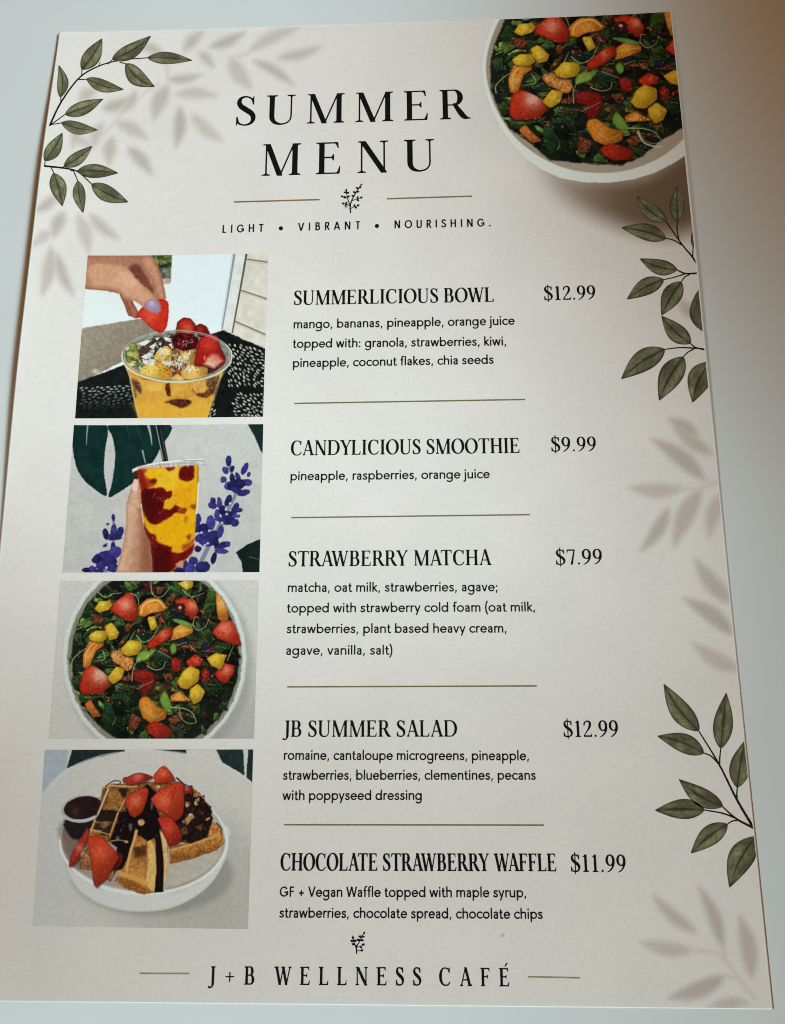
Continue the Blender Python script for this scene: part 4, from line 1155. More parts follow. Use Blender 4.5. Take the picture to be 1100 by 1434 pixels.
def leaf_mesh(parent, crop, b0, t0, w, bend, k):
    x0, y0, s = crop
    nu, nv = 36, 15
    P0 = np.array([x0 + b0[0] * s, y0 + b0[1] * s])
    P1 = np.array([x0 + t0[0] * s, y0 + t0[1] * s])
    d = P1 - P0
    nrm = np.array([-d[1], d[0]])
    nn = nrm / np.linalg.norm(d)
    u, v = np.meshgrid(np.linspace(0, 1, nu), np.linspace(-1, 1, nv))
    hw = .5 * w * s * np.sin(np.pi * np.clip(u, 0, 1) ** .82) ** .92 * (1 - .18 * u)
    hw = hw * 1.12 + .25
    px = P0[0] + u * d[0] + np.sin(np.pi * u) * nrm[0] * bend + v * hw * nn[0]
    py = P0[1] + u * d[1] + np.sin(np.pi * u) * nrm[1] * bend + v * hw * nn[1]
    x, y = at(px, py)
    x = clampx(x)
    base = np.array([84, 80, 60], float)
    light = np.array([136, 132, 98], float)
    dark = np.array([36, 34, 26], float)
    side = 1 if k % 2 else -1
    t = vnoise(u * 5 + k * 7.3, v * 2.2 + k, 3) * 1.0 + .34 * np.clip(side * v, -1, 1) * .6
    c = base + (light - base) * np.clip(t, 0, 1)[..., None]
    vein = np.exp(-(v / .10) ** 2) * sstep(.97, .75, u)
    sv = np.abs(((u * 6.2 - np.abs(v) * 1.35) % 1) - .5)
    svn = np.exp(-(sv / .07) ** 2) * sstep(1, .5, np.abs(v)) * .38
    rimk = sstep(.70, 1.0, np.abs(v)) * .55
    tips = sstep(.80, 1, u) * .7 + sstep(.16, 0, u) * .6
    kk = np.clip(np.maximum.reduce([vein * .85, svn, rimk, tips]), 0, 1)[..., None]
    c = c * (1 - kk) + dark * kk
    c *= (1 + .22 * (vnoise(u * 16 + k, v * 7, 8) - .5))[..., None]
    idx = np.arange(nu * nv).reshape(nv, nu)
    q = np.stack([idx[:-1, :-1], idx[:-1, 1:], idx[1:, 1:], idx[1:, :-1]], -1).reshape(-1, 4)
    V = np.stack([x, y, lift(x, y) + 5.5e-5], -1).reshape(-1, 3)
    # face up
    a_, b_, c_ = V[q[:, 0]], V[q[:, 1]], V[q[:, 2]]
    if np.cross(b_ - a_, c_ - a_)[:, 2].sum() < 0:
        q = q[:, ::-1]
    return mesh_obj('leaf', V, q.ravel(), np.full(len(q), 4), M_LEAF, parent, lin(c).reshape(-1, 3) * INK)


def ribbon(pts, widths, dz):
    """flat strip through photo-measured points; widths in photo pixels"""
    p = np.asarray(pts, float)
    t = np.gradient(p, axis=0)
    t /= np.linalg.norm(t, axis=1)[:, None] + 1e-9
    n_ = np.stack([-t[:, 1], t[:, 0]], 1) * np.asarray(widths)[:, None] / 2
    A, B = p + n_, p - n_
    xa, ya = at(A[:, 0], A[:, 1])
    xb, yb = at(B[:, 0], B[:, 1])
    xa, xb = clampx(xa), clampx(xb)
    V = np.vstack([np.stack([xa, ya, lift(xa, ya) + dz], 1), np.stack([xb, yb, lift(xb, yb) + dz], 1)])
    N = len(p)
    i = np.arange(N - 1)
    q = np.stack([i, i + 1, i + 1 + N, i + N], 1)
    return V, q


def merge(parts):
    V, Q, o_ = [], [], 0
    for v, q in parts:
        V.append(v)
        Q.append(q + o_)
        o_ += len(v)
    return np.vstack(V), np.vstack(Q)


def sprig(label, crop, stems, leaves):
    x0, y0, s = crop
    root_parts = []
    for j, (pts, wa, wb) in enumerate(stems):
        p = np.array([(x0 + a * s, y0 + b_ * s) for a, b_ in pts])
        p = catmull(p, False, 8) if len(p) > 2 else np.linspace(p[0], p[1], 8)
        root_parts.append(ribbon(p, np.linspace(wa, wb, len(p)) * 1.25, 4.0e-5 + j * 1e-6))
    V, Q = merge(root_parts)
    c = np.tile(lin((34, 31, 25)) * INK, (len(V), 1))
    r = mesh_obj('leaf_sprig', V, Q.ravel(), np.full(len(Q), 4), M_LEAF, menu, c)
    r['label'] = label
    for k, (bx, by, tx, ty, w, bend) in enumerate(leaves):
        leaf_mesh(r, crop, (bx, by), (tx, ty), w, bend, k + int(x0))
    return r


CA = (0, 0, .3)
sprig('printed olive leaf sprig arching below the head edge of the card', CA,
      [([(233, 588), (285, 480), (370, 365), (460, 310), (560, 282), (692, 270)], 2.2, 1.0), ([(285, 480), (286, 445)], 1.2, 1), ([(383, 352), (384, 322)], 1.2, 1), ([(505, 300), (530, 275)], 1.2, 1),
       ([(560, 290), (595, 300)], 1.2, 1), ([(368, 372), (410, 370)], 1.2, 1), ([(238, 582), (270, 560), (308, 532)], 1.3, 1), ([(240, 582), (292, 573)], 1.2, 1), ([(462, 308), (470, 290)], 1.0, .8)],
      [(284, 455, 276, 305, 50, .10), (383, 325, 478, 180, 76, .04), (525, 278, 706, 168, 66, .06), (690, 270, 898, 282, 54, -.02), (588, 298, 723, 405, 74, .10), (405, 368, 579, 418, 56, .06), (305, 535, 484, 462, 62, .02),
       (288, 573, 458, 607, 56, .06)])
sprig('printed olive leaf sprig growing from the edge beside the first photo', CA,
      [([(207, 775), (300, 785), (365, 802), (432, 862)], 2.2, 1.1), ([(210, 775), (212, 752)], 1.2, 1), ([(285, 784), (305, 776)], 1.2, 1), ([(330, 796), (364, 798)], 1.2, 1), ([(240, 782), (254, 810)], 1.2, 1), ([(345, 798), (366, 848)], 1.2, 1)],
      [(210, 752, 293, 620, 66, .04), (300, 778, 432, 682, 58, .04), (362, 798, 553, 808, 62, -.02), (428, 860, 600, 944, 72, .04), (252, 808, 293, 963, 72, -.03), (365, 845, 390, 994, 56, .03)])
CB = (820, 240, .26490)
sprig('printed olive leaf sprig under the corner bowl', CB,
      [([(608, 515), (560, 445), (510, 385), (425, 262)], 2.2, 1.2), ([(495, 362), (485, 310), (488, 262)], 1.5, 1.1), ([(508, 388), (470, 365), (424, 354)], 1.5, 1.1), ([(567, 452), (570, 398)], 1.3, 1.1)],
      [(428, 264, 273, 132, 80, -.07), (487, 266, 483, 82, 76, .0), (428, 356, 192, 298, 84, .04), (572, 402, 577, 245, 60, .12)])
sprig('printed olive leaf sprig reaching from the edge, level with the first price', CB,
      [([(610, 537), (530, 540), (480, 518)], 2.2, 1.2), ([(530, 541), (470, 560), (412, 573)], 1.5, 1.1), ([(552, 545), (525, 560), (505, 588)], 1.6, 1.1), ([(641, 888), (630, 840)], 1.6, 1.2)],
      [(486, 522, 288, 462, 78, -.06), (415, 572, 220, 677, 86, .05), (507, 583, 403, 762, 98, .03), (634, 850, 612, 605, 122, -.04)])
sprig('printed olive leaf sprig just above the blurred leaf shapes', CB,
      [([(650, 944), (610, 938), (580, 930), (552, 906)], 2.2, 1.2), ([(588, 936), (500, 932), (416, 942)], 1.7, 1.1), ([(572, 940), (540, 958), (516, 984)], 1.6, 1.1)],
      [(557, 910, 403, 765, 90, -.05), (420, 940, 190, 1098, 110, .05), (518, 980, 390, 1212, 118, .04), (662, 1006, 567, 1222, 122, .07)])
CC = (860, 930, .23010)
sprig('printed olive leaf sprig with eight leaves beside the salad and waffle dishes', CC,
      [([(853, 1002), (745, 820), (640, 610), (514, 404)], 3.0, 1.2), ([(642, 625), (644, 570), (651, 508)], 1.9, 1.3), ([(636, 606), (590, 560), (543, 540)], 1.7, 1.2), ([(748, 822), (748, 790), (751, 745)], 1.9, 1.3),
       ([(852, 998), (745, 942), (655, 862)], 2.8, 1.2), ([(742, 938), (660, 908), (548, 888)], 1.9, 1.2), ([(765, 950), (720, 956), (686, 978)], 1.7, 1.2)],
      [(517, 408, 303, 122, 118, -.05), (650, 514, 683, 176, 114, .0), (548, 542, 265, 438, 110, .05), (750, 752, 801, 462, 120, -.02), (662, 868, 396, 702, 106, -.06), (552, 887, 250, 890, 116, .02), (690, 974, 468, 1152, 116, .04),
       (862, 1050, 703, 1360, 150, .06)])


# ------------------------------------------------------------------ thin rules and little twigs
def rule(a, b_, w, mat, name='divider_line'):
    p = np.linspace(a, b_, 24)
    V, q = ribbon(p, np.full(24, w), 5e-5)
    return mesh_obj(name, V, q.ravel(), np.full(len(q), 4), mat, menu)


for a, b_ in (((328, 282.9), (448, 279.6)), ((542.5, 278.4), (661.5, 274.8)), ((412.6, 565), (735.7, 559.5)), ((408.4, 725.0), (742.5, 720.8)), ((402.8, 962), (752, 960.7)), ((398.5, 1155), (761.5, 1155.6))):
    rule(a, b_, 1.9, M_GOLD)
for a, b_ in (((195.5, 1363.2), (265.7, 1363.4)), ((739.6, 1368), (812.3, 1369.4))):
    rule(a, b_, 1.9, M_FOOTGOLD)


def twig(crop, stems, buds_):
    x0, y0, s = crop
    parts = []
    for j, (pts, w) in enumerate(stems):
        p = np.array([(x0 + a * s, y0 + b_ * s) for a, b_ in pts])
        p = catmull(p, False, 5)
        parts.append(ribbon(p, np.linspace(w, w * .7, len(p)), 4e-5 + 1e-6 * j))
    for j, (a, b_, ang, L) in enumerate(buds_):
        t_ = np.linspace(0, 1, 7)
        p = np.stack([x0 + a * s + L * t_ * math.cos(math.radians(ang)), y0 + b_ * s - L * t_ * math.sin(math.radians(ang))], 1)
        parts.append(ribbon(p, .3 + .62 * L * np.sin(np.pi * t_ ** .8), 5e-5 + 5e-7 * j))
    V, q = merge(parts)
    mesh_obj('twig_emblem', V, q.ravel(), np.full(len(q), 4), M_BLACK, menu)


TW = (300, 100, .36364)
twig(TW, [([(526, 546), (526, 510), (545, 470), (566, 438)], 1.9), ([(527, 522), (515, 490), (510, 462)], 1.5), ([(528, 500), (548, 492), (564, 488)], 1.2), ([(527, 528), (540, 522), (552, 518)], 1.2), ([(524, 518), (512, 512), (502, 510)], 1.2),
          ([(513, 488), (504, 486), (497, 484)], 1.1)],
     [(566, 440, 60, 3.5), (556, 452, 150, 4.2), (558, 448, 10, 4.2), (546, 468, 155, 4.5), (549, 464, 5, 4.2), (539, 482, 150, 4), (510, 463, 95, 4), (512, 470, 30, 4.2), (510, 468, 160, 4), (514, 484, 25, 4), (510, 486, 170, 5), (562, 488, 20, 4.5),
      (550, 492, -40, 4.5), (552, 490, 70, 4), (550, 518, 20, 4.5), (540, 522, 80, 4), (543, 521, -40, 4), (504, 511, 160, 4.5), (512, 512, 110, 4), (510, 512, -120, 4), (498, 484, 150, 4)])
TB = (180, 1290, .59091)
twig(TB, [([(541, 77), (541, 62), (548, 48), (557, 30)], 1.7), ([(541, 66), (536, 54), (533, 42)], 1.4), ([(542, 62), (549, 60), (554, 57)], 1.2), ([(541, 70), (548, 70), (552, 68)], 1.1)],
     [(557, 31, 60, 4), (553, 38, 160, 5), (554, 37, 0, 4), (549, 46, 160, 5), (550, 46, 5, 5), (533, 43, 100, 5), (534, 48, 20, 5), (534, 48, 165, 5), (537, 56, 160, 5), (553, 57, 20, 5), (549, 60, -45, 4), (550, 70, 10, 4.5), (538, 60, 30, 4)])

# ------------------------------------------------------------------ lettering (cap height = 1)
def arcpts(cx, cy, rx, ry, a0, a1, w, n=26):
    t = np.radians(np.linspace(a0, a1, n))
    ww = w(t) if callable(w) else np.full(n, w)
    return np.stack([cx + rx * np.cos(t), cy + ry * np.sin(t), ww], 1)


class Serif:
    """roman capitals with stress; sx narrows the skeleton but not the stems"""

    def __init__(self, sx, S, Hh, L):
        self.sx, self.S, self.H, self.L = sx, S, Hh, L

    def glyph(self, ch):
        self.strokes, self.polys = [], []
        w = getattr(self, 'g_' + {'.': 'dot', '$': 'dollar', '+': 'plus', '\u00c9': 'Eacute'}.get(ch, ch))()
        return self.strokes, self.polys, w * self.sx

    # building blocks (x in skeleton units)
    def rect(self, x0, x1, y0, y1):
        self.polys.append([(x0, y0), (x1, y0), (x1, y1), (x0, y1)])

    def stem(self, x, y0=0., y1=1., hw=None):
        x *= self.sx
        hw = self.S if hw is None else hw
        self.rect(x - hw, x + hw, y0, y1)

    def foot(self, x, y=0., up=True, hw=None, l=None, r=None):
        x *= self.sx
        hw = self.S if hw is None else hw
        L = self.L if l is None else l
        R = self.L if r is None else r
        s = 1 if up else -1
        h, b_ = 1.7 * self.H, .055
        P = [(x - hw - L, y), (x + hw + R, y), (x + hw + R, y + s * h)]
        for k in range(1, 5):
            t = k / 4
            P.append((x + hw + R * (1 - t) ** 2.2, y + s * (h + b_ * t ** 2)))
        for k in range(4, 0, -1):
            t = k / 4
            P.append((x - hw - L * (1 - t) ** 2.2, y + s * (h + b_ * t ** 2)))
        P.append((x - hw - L, y + s * h))
        self.polys.append(P)

    def bar(self, x0, x1, y, hh=None):
        hh = self.H if hh is None else hh
        self.rect(x0 * self.sx, x1 * self.sx, y - hh, y + hh)

    def diag(self, x0, y0, x1, y1, hw):
        x0 *= self.sx
        x1 *= self.sx
        k = math.hypot(x1 - x0, y1 - y0) / abs(y1 - y0)
        q = hw * k
        self.polys.append([(x0 - q, y0), (x0 + q, y0), (x1 + q, y1), (x1 - q, y1)])

    def beak(self, x, y, s, h=.21):
        """vertical terminal of an arm at (x, y); s = +1 grows upward"""
        X = x * self.sx
        t = self.H
        self.polys.append([(X - .14 * self.sx - .02, y), (X + t * .6, y), (X + t * 1.4, y + s * h), (X + t * .2, y + s * h), (X - .035, y + s * h * .45), (X - .075, y + s * t * 1.8)])

    def stroke(self, pts, n=7):
        p = np.array(pts, float)
        p[:, 0] *= self.sx
        self.strokes.append(catmull(p, False, n))

    def bowl(self, x0, yb, yt, x1, flat=.45):
        """right-hand bowl from the stem at x0"""
        sx, S, h = self.sx, self.S, self.H
        cy, ry = (yb + yt) / 2, (yt - yb) / 2 - h
        xs = x0 + (x1 - x0) * flat
        rx = (x1 - xs) * sx - S
        t = np.linspace(-90, 90, 31)
        r_ = np.radians(t)
        ww = h + (S * 1.06 - h) * np.cos(r_) ** 1.5
        p = np.stack([xs * sx + rx * np.cos(r_), cy + ry * np.sin(r_), ww], 1)
        p = np.vstack([[(x0 * sx, cy - ry, h)], p, [(x0 * sx, cy + ry, h)]])
        self.strokes.append(p)

    def g_I(self):
        self.stem(.19); self.foot(.19); self.foot(.19, 1, False)
        return .38

    def g_H(self):
        for x in (.17, .65):
            self.stem(x); self.foot(x); self.foot(x, 1, False)
        self.bar(.17, .65, .51)
        return .82

    def _E(self, low=True):
        self.stem(.17)
        self.foot(.17, 0, True, r=.0 if low else None); self.foot(.17, 1, False, r=0)
        self.bar(.17, .55, 1 - self.H); self.beak(.55, 1, -1, .2)
        self.bar(.17, .45, .52)
        X = .45 * self.sx
        self.polys.append([(X - .07, .52), (X, .52 + .105), (X + self.H * .8, .52 + .105), (X + self.H * .8, .52 - .105), (X, .52 - .105)])
        if low:
            self.bar(.17, .59, self.H); self.beak(.59, 0, 1, .24)

    def g_E(self):
        self._E()
        return .68

    def g_Eacute(self):
        self._E()
        X = .40 * self.sx
        self.polys.append([(X - .03, 1.08), (X + .03, 1.08), (X + .19, 1.27), (X + .08, 1.29)])
        return .68

    def g_F(self):
        self._E(False)
        return .62

    def g_L(self):
        self.stem(.17); self.foot(.17, 0, True, r=0); self.foot(.17, 1, False)
        self.bar(.17, .57, self.H); self.beak(.57, 0, 1, .25)
        return .64

    def g_T(self):
        self.stem(.36); self.foot(.36)
        self.bar(.06, .66, 1 - self.H); self.beak(.66, 1, -1, .21)
        n0 = len(self.polys)
        self.beak(.66, 1, -1, .21)
        m = self.polys.pop()
        self.polys.append([(.72 * self.sx - x, y) for x, y in m])
        return .72

    def g_D(self):
        self.stem(.17); self.foot(.17, 0, True, r=0); self.foot(.17, 1, False, r=0)
        self.bowl(.17, 0, 1, .80, .36)
        return .86

    def g_B(self):
        self.stem(.17); self.foot(.17, 0, True, r=0); self.foot(.17, 1, False, r=0)
        self.bowl(.17, .52 - self.H, 1, .585, .5); self.bowl(.17, 0, .52 + self.H, .64, .5)
        return .70

    def g_R(self):
        self.stem(.17); self.foot(.17); self.foot(.17, 1, False, r=0)
        self.bowl(.17, .48 - self.H, 1, .60, .5)
        x = .40
        self.stroke([(x, .49, self.S * .7), (.52, .25, self.S * 1.05), (.62, .08, self.S * 1.0), (.72, self.H, self.H * 1.2)])
        self.bar(.68, .78, self.H)
        return .76

    def g_C(self):
        S, h = self.S, self.H
        self.stroke([(.655, .76, h), (.60, .90, h * 1.2), (.43, 1.0 - h, h), (.26, .93, S * .62), (.145, .74, S * .98), (.115, .5, S * 1.08), (.145, .27, S * 1.0), (.26, .075, S * .62), (.43, h - .01, h * 1.1), (.58, .06, h * 1.2), (.69, .20, h)])
        X = .66 * self.sx
        self.polys.append([(X - h, .70), (X + h * .8, .70), (X + h * .8, 1.0), (X - h * .2, 1.0), (X - .05, .86)])
        return .76

    def g_O(self):
        S, h = self.S, self.H
        self.strokes.append(arcpts(.42 * self.sx, .5, .365 * self.sx - S * .5, .515 - h, 0, 360, lambda t: h + (S * 1.1 - h) * np.abs(np.cos(t - .12)) ** 1.5, 64))
        return .84

    def g_S(self):
        S, h = self.S, self.H
        self.stroke([(.465, .76, h), (.42, .90, h * 1.25), (.29, 1.0 - h, h * 1.1), (.16, .93, S * .6), (.115, .79, S * .9), (.165, .65, S * 1.05), (.29, .53, S * 1.16), (.425, .40, S * 1.08), (.475, .245, S * .92), (.425, .085, S * .6),
                     (.28, h - .01, h * 1.15), (.13, .07, h * 1.25), (.075, .25, h)])
        X, X2 = .47 * self.sx, .07 * self.sx
        self.polys.append([(X - h, .70), (X + h * .8, .70), (X + h * .6, 1.0), (X - h * .2, 1.0), (X - .04, .88)])
        self.polys.append([(X2 - h * .8, .30), (X2 + h, .30), (X2 + .045, .13), (X2 + h * .2, -.005), (X2 - h * .6, -.005)])
        return .57

    def g_U(self):
        S, h = self.S, self.H
        self.stem(.17, .3, 1.); self.foot(.17, 1, False)
        self.stroke([(.17, .34, S), (.18, .20, S * .96), (.25, .07, S * .72), (.40, h - .012, h * 1.2), (.55, .06, h * 1.1), (.63, .18, h), (.645, .34, h)])
        self.stem(.645, .32, 1., h); self.foot(.645, 1, False, hw=h, l=self.L * 1.15, r=self.L * 1.15)
        return .80

    def g_M(self):
        S, h = self.S, self.H
        self.stem(.14, 0, .98, h); self.foot(.14, 0, True, hw=h, l=self.L * 1.1, r=self.L * 1.1)
        self.diag(.165, 1, .475, -.01, S * .98)
        self.diag(.80, 1, .475, -.01, h)
        self.stem(.83); self.foot(.83); self.foot(.83, 1, False, l=0)
        self.rect(.14 * self.sx - h - self.L * .9, .2 * self.sx, 1 - 1.7 * h, 1)
        return 1.0

    def g_N(self):
        S, h = self.S, self.H
        self.stem(.14, 0, .98, h); self.foot(.14, 0, True, hw=h, l=self.L * 1.1, r=self.L * 1.1)
        self.diag(.16, 1, .68, -.01, S * 1.0)
        self.stem(.68, 0, 1, h); self.foot(.68, 1, False, hw=h, l=self.L * 1.1, r=self.L * 1.1)
        self.rect(.14 * self.sx - h - self.L * .9, .2 * self.sx, 1 - 1.7 * h, 1)
        return .82

    def g_A(self):
        S, h = self.S, self.H
        self.diag(.37, 1.0, .115, 0, h)
        self.diag(.375, 1.02, .635, 0, S * .98)
        self.bar(.2, .54, .33)
        self.foot(.115, 0, True, hw=h, l=self.L, r=self.L * 1.1); self.foot(.635, 0, True, r=self.L * .9)
        return .75

    def g_W(self):
        S, h = self.S, self.H
        self.diag(.13, 1, .355, -.01, S * .96); self.diag(.56, .98, .355, -.01, h)
        self.diag(.54, 1, .755, -.01, S * .96); self.diag(.965, 1, .755, -.01, h)
        self.foot(.13, 1, False); self.foot(.54, 1, False, l=self.L * .7, r=self.L * .6); self.foot(.965, 1, False, hw=h)
        return 1.08

    def g_Y(self):
        S, h = self.S, self.H
        self.diag(.12, 1, .37, .42, S * .96); self.diag(.63, 1, .37, .42, h)
        self.stem(.37, 0, .46); self.foot(.37); self.foot(.12, 1, False); self.foot(.63, 1, False, hw=h)
        return .74

    def g_J(self):
        S, h = self.S, self.H
        self.stem(.24, .1, 1); self.foot(.24, 1, False)
        self.stroke([(.24, .14, S), (.235, .0, S * .9), (.17, -.13, S * .55), (.07, -.17, h * 1.1), (.015, -.13, h * 1.9)])
        return .40

    def g_1(self):
        self.stem(.24, 0, .98); self.foot(.24, 0, True, l=.10, r=.10)
        X = .24 * self.sx
        self.polys.append([(X - .16, .84), (X - .15, .88), (X + self.S, 1.0), (X, .86)])
        return .46

    def g_2(self):
        S, h = self.S, self.H
        self.stroke([(.09, .72, h * 1.2), (.12, .86, h * 1.4), (.24, .985 - h, h * 1.3), (.37, .90, S * .8), (.40, .74, S * .98), (.35, .56, S * .85), (.22, .33, S * .5), (.07, .08, h * 1.1)])
        self.rect(.06 * self.sx, .46 * self.sx, .0, .095)
        self.polys.append([(.40 * self.sx, .05), (.47 * self.sx, .0), (.49 * self.sx, .21), (.462 * self.sx, .21)])
        return .52

    def g_7(self):
        S = self.S
        self.rect(.06 * self.sx, .45 * self.sx, .90, .99)
        self.polys.append([(.06 * self.sx, .99), (.035 * self.sx, .76), (.065 * self.sx, .76), (.12 * self.sx, .92)])
        self.polys.append([(.41 * self.sx, .97), (.47 * self.sx, .97), (.26 * self.sx + S, 0), (.26 * self.sx - S * .9, 0)])
        return .49

    def g_9(self):
        S, h = self.S, self.H
        self.strokes.append(arcpts(.265 * self.sx, .675, .185 * self.sx - .2 * S, .325 - h, 0, 360, lambda t: h + (S - h) * np.abs(np.cos(t)) ** 1.4, 44))
        self.stroke([(.44, .70, S * .95), (.43, .48, S * .95), (.37, .27, S * .72), (.25, .10, h * 1.3), (.11, .005, h * .8)])
        return .53

    def g_dot(self):
        self.strokes.append(np.array([(.12 * self.sx, .065, .068), (.121 * self.sx, .065, .068)]))
        return .24

    def g_dollar(self):
        self.g_S()
        self.rect(.275 * self.sx - self.H * .9, .275 * self.sx + self.H * .9, -.13, 1.13)
        return .55

    def g_plus(self):
        self.rect(.08 * self.sx, .62 * self.sx, .40, .40 + 2 * self.H)
        self.rect(.35 * self.sx - self.H, .35 * self.sx + self.H, .14, .69)
        return .70


class Sans:
    """even-weight humanist sans"""

    def __init__(self, sx, h):
        self.sx, self.h = sx, h
        self.X = .69

    def glyph(self, ch):
        self.strokes, self.polys = [], []
        nm = {'.': 'dot', ',': 'comma', ':': 'colon', ';': 'semi', '(': 'lpar', ')': 'rpar', '+': 'plus', '\u2022': 'bullet'}.get(ch)
        nm = nm or (('c_' + ch) if ch.isupper() else ch)
        w = getattr(self, 'g_' + nm)()
        return self.strokes, self.polys, w * self.sx

    def v(self, x, y0, y1):
        self.polys.append([(x * self.sx - self.h, y0), (x * self.sx + self.h, y0), (x * self.sx + self.h, y1), (x * self.sx - self.h, y1)])

    def hb(self, x0, x1, y):
        self.polys.append([(x0 * self.sx, y - self.h * .92), (x1 * self.sx, y - self.h * .92), (x1 * self.sx, y + self.h * .92), (x0 * self.sx, y + self.h * .92)])

    def dg(self, x0, y0, x1, y1):
        x0, x1 = x0 * self.sx, x1 * self.sx
        q = self.h * math.hypot(x1 - x0, y1 - y0) / abs(y1 - y0)
        self.polys.append([(x0 - q, y0), (x0 + q, y0), (x1 + q, y1), (x1 - q, y1)])

    def st(self, pts, n=6):
        p = np.array([(x * self.sx, y, self.h) for x, y in pts], float)
        self.strokes.append(catmull(p, False, n))

    def arc(self, cx, cy, rx, ry, a0, a1):
        p = arcpts(cx * self.sx, cy, rx * self.sx, ry, a0, a1, self.h, 36)
        self.strokes.append(p)

    def dot_(self, x, y, r=None):
        r = r or self.h * 1.28
        self.strokes.append(np.array([(x * self.sx, y, r), (x * self.sx + 1e-3, y, r)]))

    def ring(self, cx=.40, rx=.285):
        self.arc(cx, self.X / 2, rx, self.X / 2 - self.h * .9, 0, 360)

    def g_o(self): self.ring(.37, .29); return .74

    def g_a(self):
        h, X = self.h, self.X
        self.st([(.12, .555), (.19, .61), (.29, X - h), (.40, .60), (.44, .47), (.44, .3)])
        self.v(.44, 0, .42)
        self.st([(.44, .40), (.30, .395), (.17, .34), (.115, .21), (.17, .085), (.28, h), (.38, .09), (.44, .21)])
        return .58

    def g_b(self): self.v(.12, 0, 1.04); self.ring(.40, .27); return .76

    def g_c(self): self.arc(.37, self.X / 2, .285, self.X / 2 - self.h * .9, 48, 312); return .60

    def g_d(self): self.v(.63, 0, 1.04); self.ring(.35, .27); return .76

    def g_e(self):
        self.arc(.36, self.X / 2, .27, self.X / 2 - self.h * .9, 2, 318)
        self.hb(.10, .63, .36)
        return .70

    def g_f(self):
        self.st([(.37, 1.0), (.29, 1.0 - self.h * .2), (.21, .95), (.185, .82), (.185, .7)]); self.v(.185, 0, .74); self.hb(.03, .34, self.X - self.h); return .38

    def g_g(self):
        self.ring(.35, .27); self.v(.63, -.02, self.X)
        self.st([(.63, .02), (.60, -.14), (.50, -.25), (.34, -.285), (.20, -.25), (.12, -.18)])
        return .76

    def _arch(self, x0, x1):
        X, h = self.X, self.h
        m = (x0 + x1) / 2
        self.st([(x0, .40), (x0 + .02, .50), (x0 + .09, .60), (m + .02, X - h), (x1 - .06, .60), (x1 - .005, .50), (x1, .38), (x1, .3)])
        self.v(x1, 0, .36)

    def g_h(self): self.v(.12, 0, 1.04); self._arch(.12, .56); return .68

    def g_i(self): self.v(.125, 0, self.X); self.dot_(.125, .90); return .25

    def g_j(self): self.v(.13, -.1, self.X); self.dot_(.13, .90); self.st([(.13, -.06), (.12, -.18), (.06, -.26), (-.03, -.26)]); return .26

    def g_k(self): self.v(.12, 0, 1.04); self.dg(.50, self.X, .14, .32); self.dg(.21, .39, .545, 0); return .57

    def g_l(self): self.v(.125, 0, 1.04); return .25

    def g_m(self): self.v(.12, 0, self.X); self._arch(.12, .51); self._arch(.51, .90); return 1.02

    def g_n(self): self.v(.12, 0, self.X); self._arch(.12, .56); return .68

    def g_p(self): self.v(.12, -.32, self.X); self.ring(.40, .27); return .76

    def g_r(self): self.v(.12, 0, self.X); self.st([(.12, .38), (.14, .50), (.22, .61), (.32, self.X - self.h), (.38, self.X - self.h * 1.05)]); return .41

    def g_s(self):
        h, X = self.h, self.X
        self.st([(.43, .56), (.37, .615), (.27, X - h), (.16, .60), (.125, .51), (.17, .42), (.28, .36), (.39, .30), (.435, .195), (.39, .09), (.27, h), (.15, .085), (.085, .15)])
        return .53

    def g_t(self):
        self.v(.18, .17, .90); self.hb(.03, .36, self.X - self.h); self.st([(.18, .24), (.19, .12), (.26, .055), (.37, .065)]); return .41

    def g_u(self):
        h = self.h
        self.v(.55, 0, self.X); self.v(.11, .32, self.X)
        self.st([(.11, .36), (.115, .20), (.19, .085), (.31, h), (.46, .10), (.54, .20), (.55, .34)])
        return .67

    def g_v(self): self.dg(.06, self.X, .29, 0); self.dg(.52, self.X, .29, 0); return .58

    def g_w(self):
        self.dg(.06, self.X, .25, 0); self.dg(.45, self.X, .25, 0); self.dg(.45, self.X, .65, 0); self.dg(.84, self.X, .65, 0); return .90

    def g_y(self): self.dg(.06, self.X, .30, 0); self.dg(.54, self.X, .18, -.31); return .60

    def g_dot(self): self.dot_(.14, self.h * 1.25); return .30

    def g_comma(self): self.polys.append([(.09, .16), (.235, .16), (.14, -.17), (.05, -.17)]); return .32

    def g_colon(self): self.dot_(.14, self.h * 1.25); self.dot_(.14, .56); return .32

    def g_semi(self): self.g_comma(); self.dot_(.155 / self.sx, .56); return .32

    def g_lpar(self): self.st([(.27, 1.08), (.15, .80), (.11, .42), (.15, .04), (.27, -.24)]); return .32

    def g_rpar(self): self.st([(.05, 1.08), (.17, .80), (.21, .42), (.17, .04), (.05, -.24)]); return .32

    def g_plus(self): self.hb(.08, .62, .36); self.v(.35, .09, .63); return .70

    def g_bullet(self): self.dot_(.2, .40, .17); return .4

    # capitals
    def g_c_G(self):
        self.arc(.46, .5, .37, .5 - self.h, 42, 360); self.hb(.50, .86, .44); self.v(.83, .16, .48); return .95

    def g_c_F(self): self.v(.14, 0, 1); self.hb(.14, .55, 1 - self.h); self.hb(.14, .50, .52); return .58

    def g_c_V(self): self.dg(.06, 1, .38, 0); self.dg(.70, 1, .38, 0); return .74

    def g_c_W(self):
        self.dg(.06, 1, .30, 0); self.dg(.56, 1, .30, 0); self.dg(.56, 1, .82, 0); self.dg(1.06, 1, .82, 0); return 1.10

    def g_c_L(self): self.v(.14, 0, 1); self.hb(.14, .52, self.h); return .56

    def g_c_I(self): self.v(.14, 0, 1); return .28

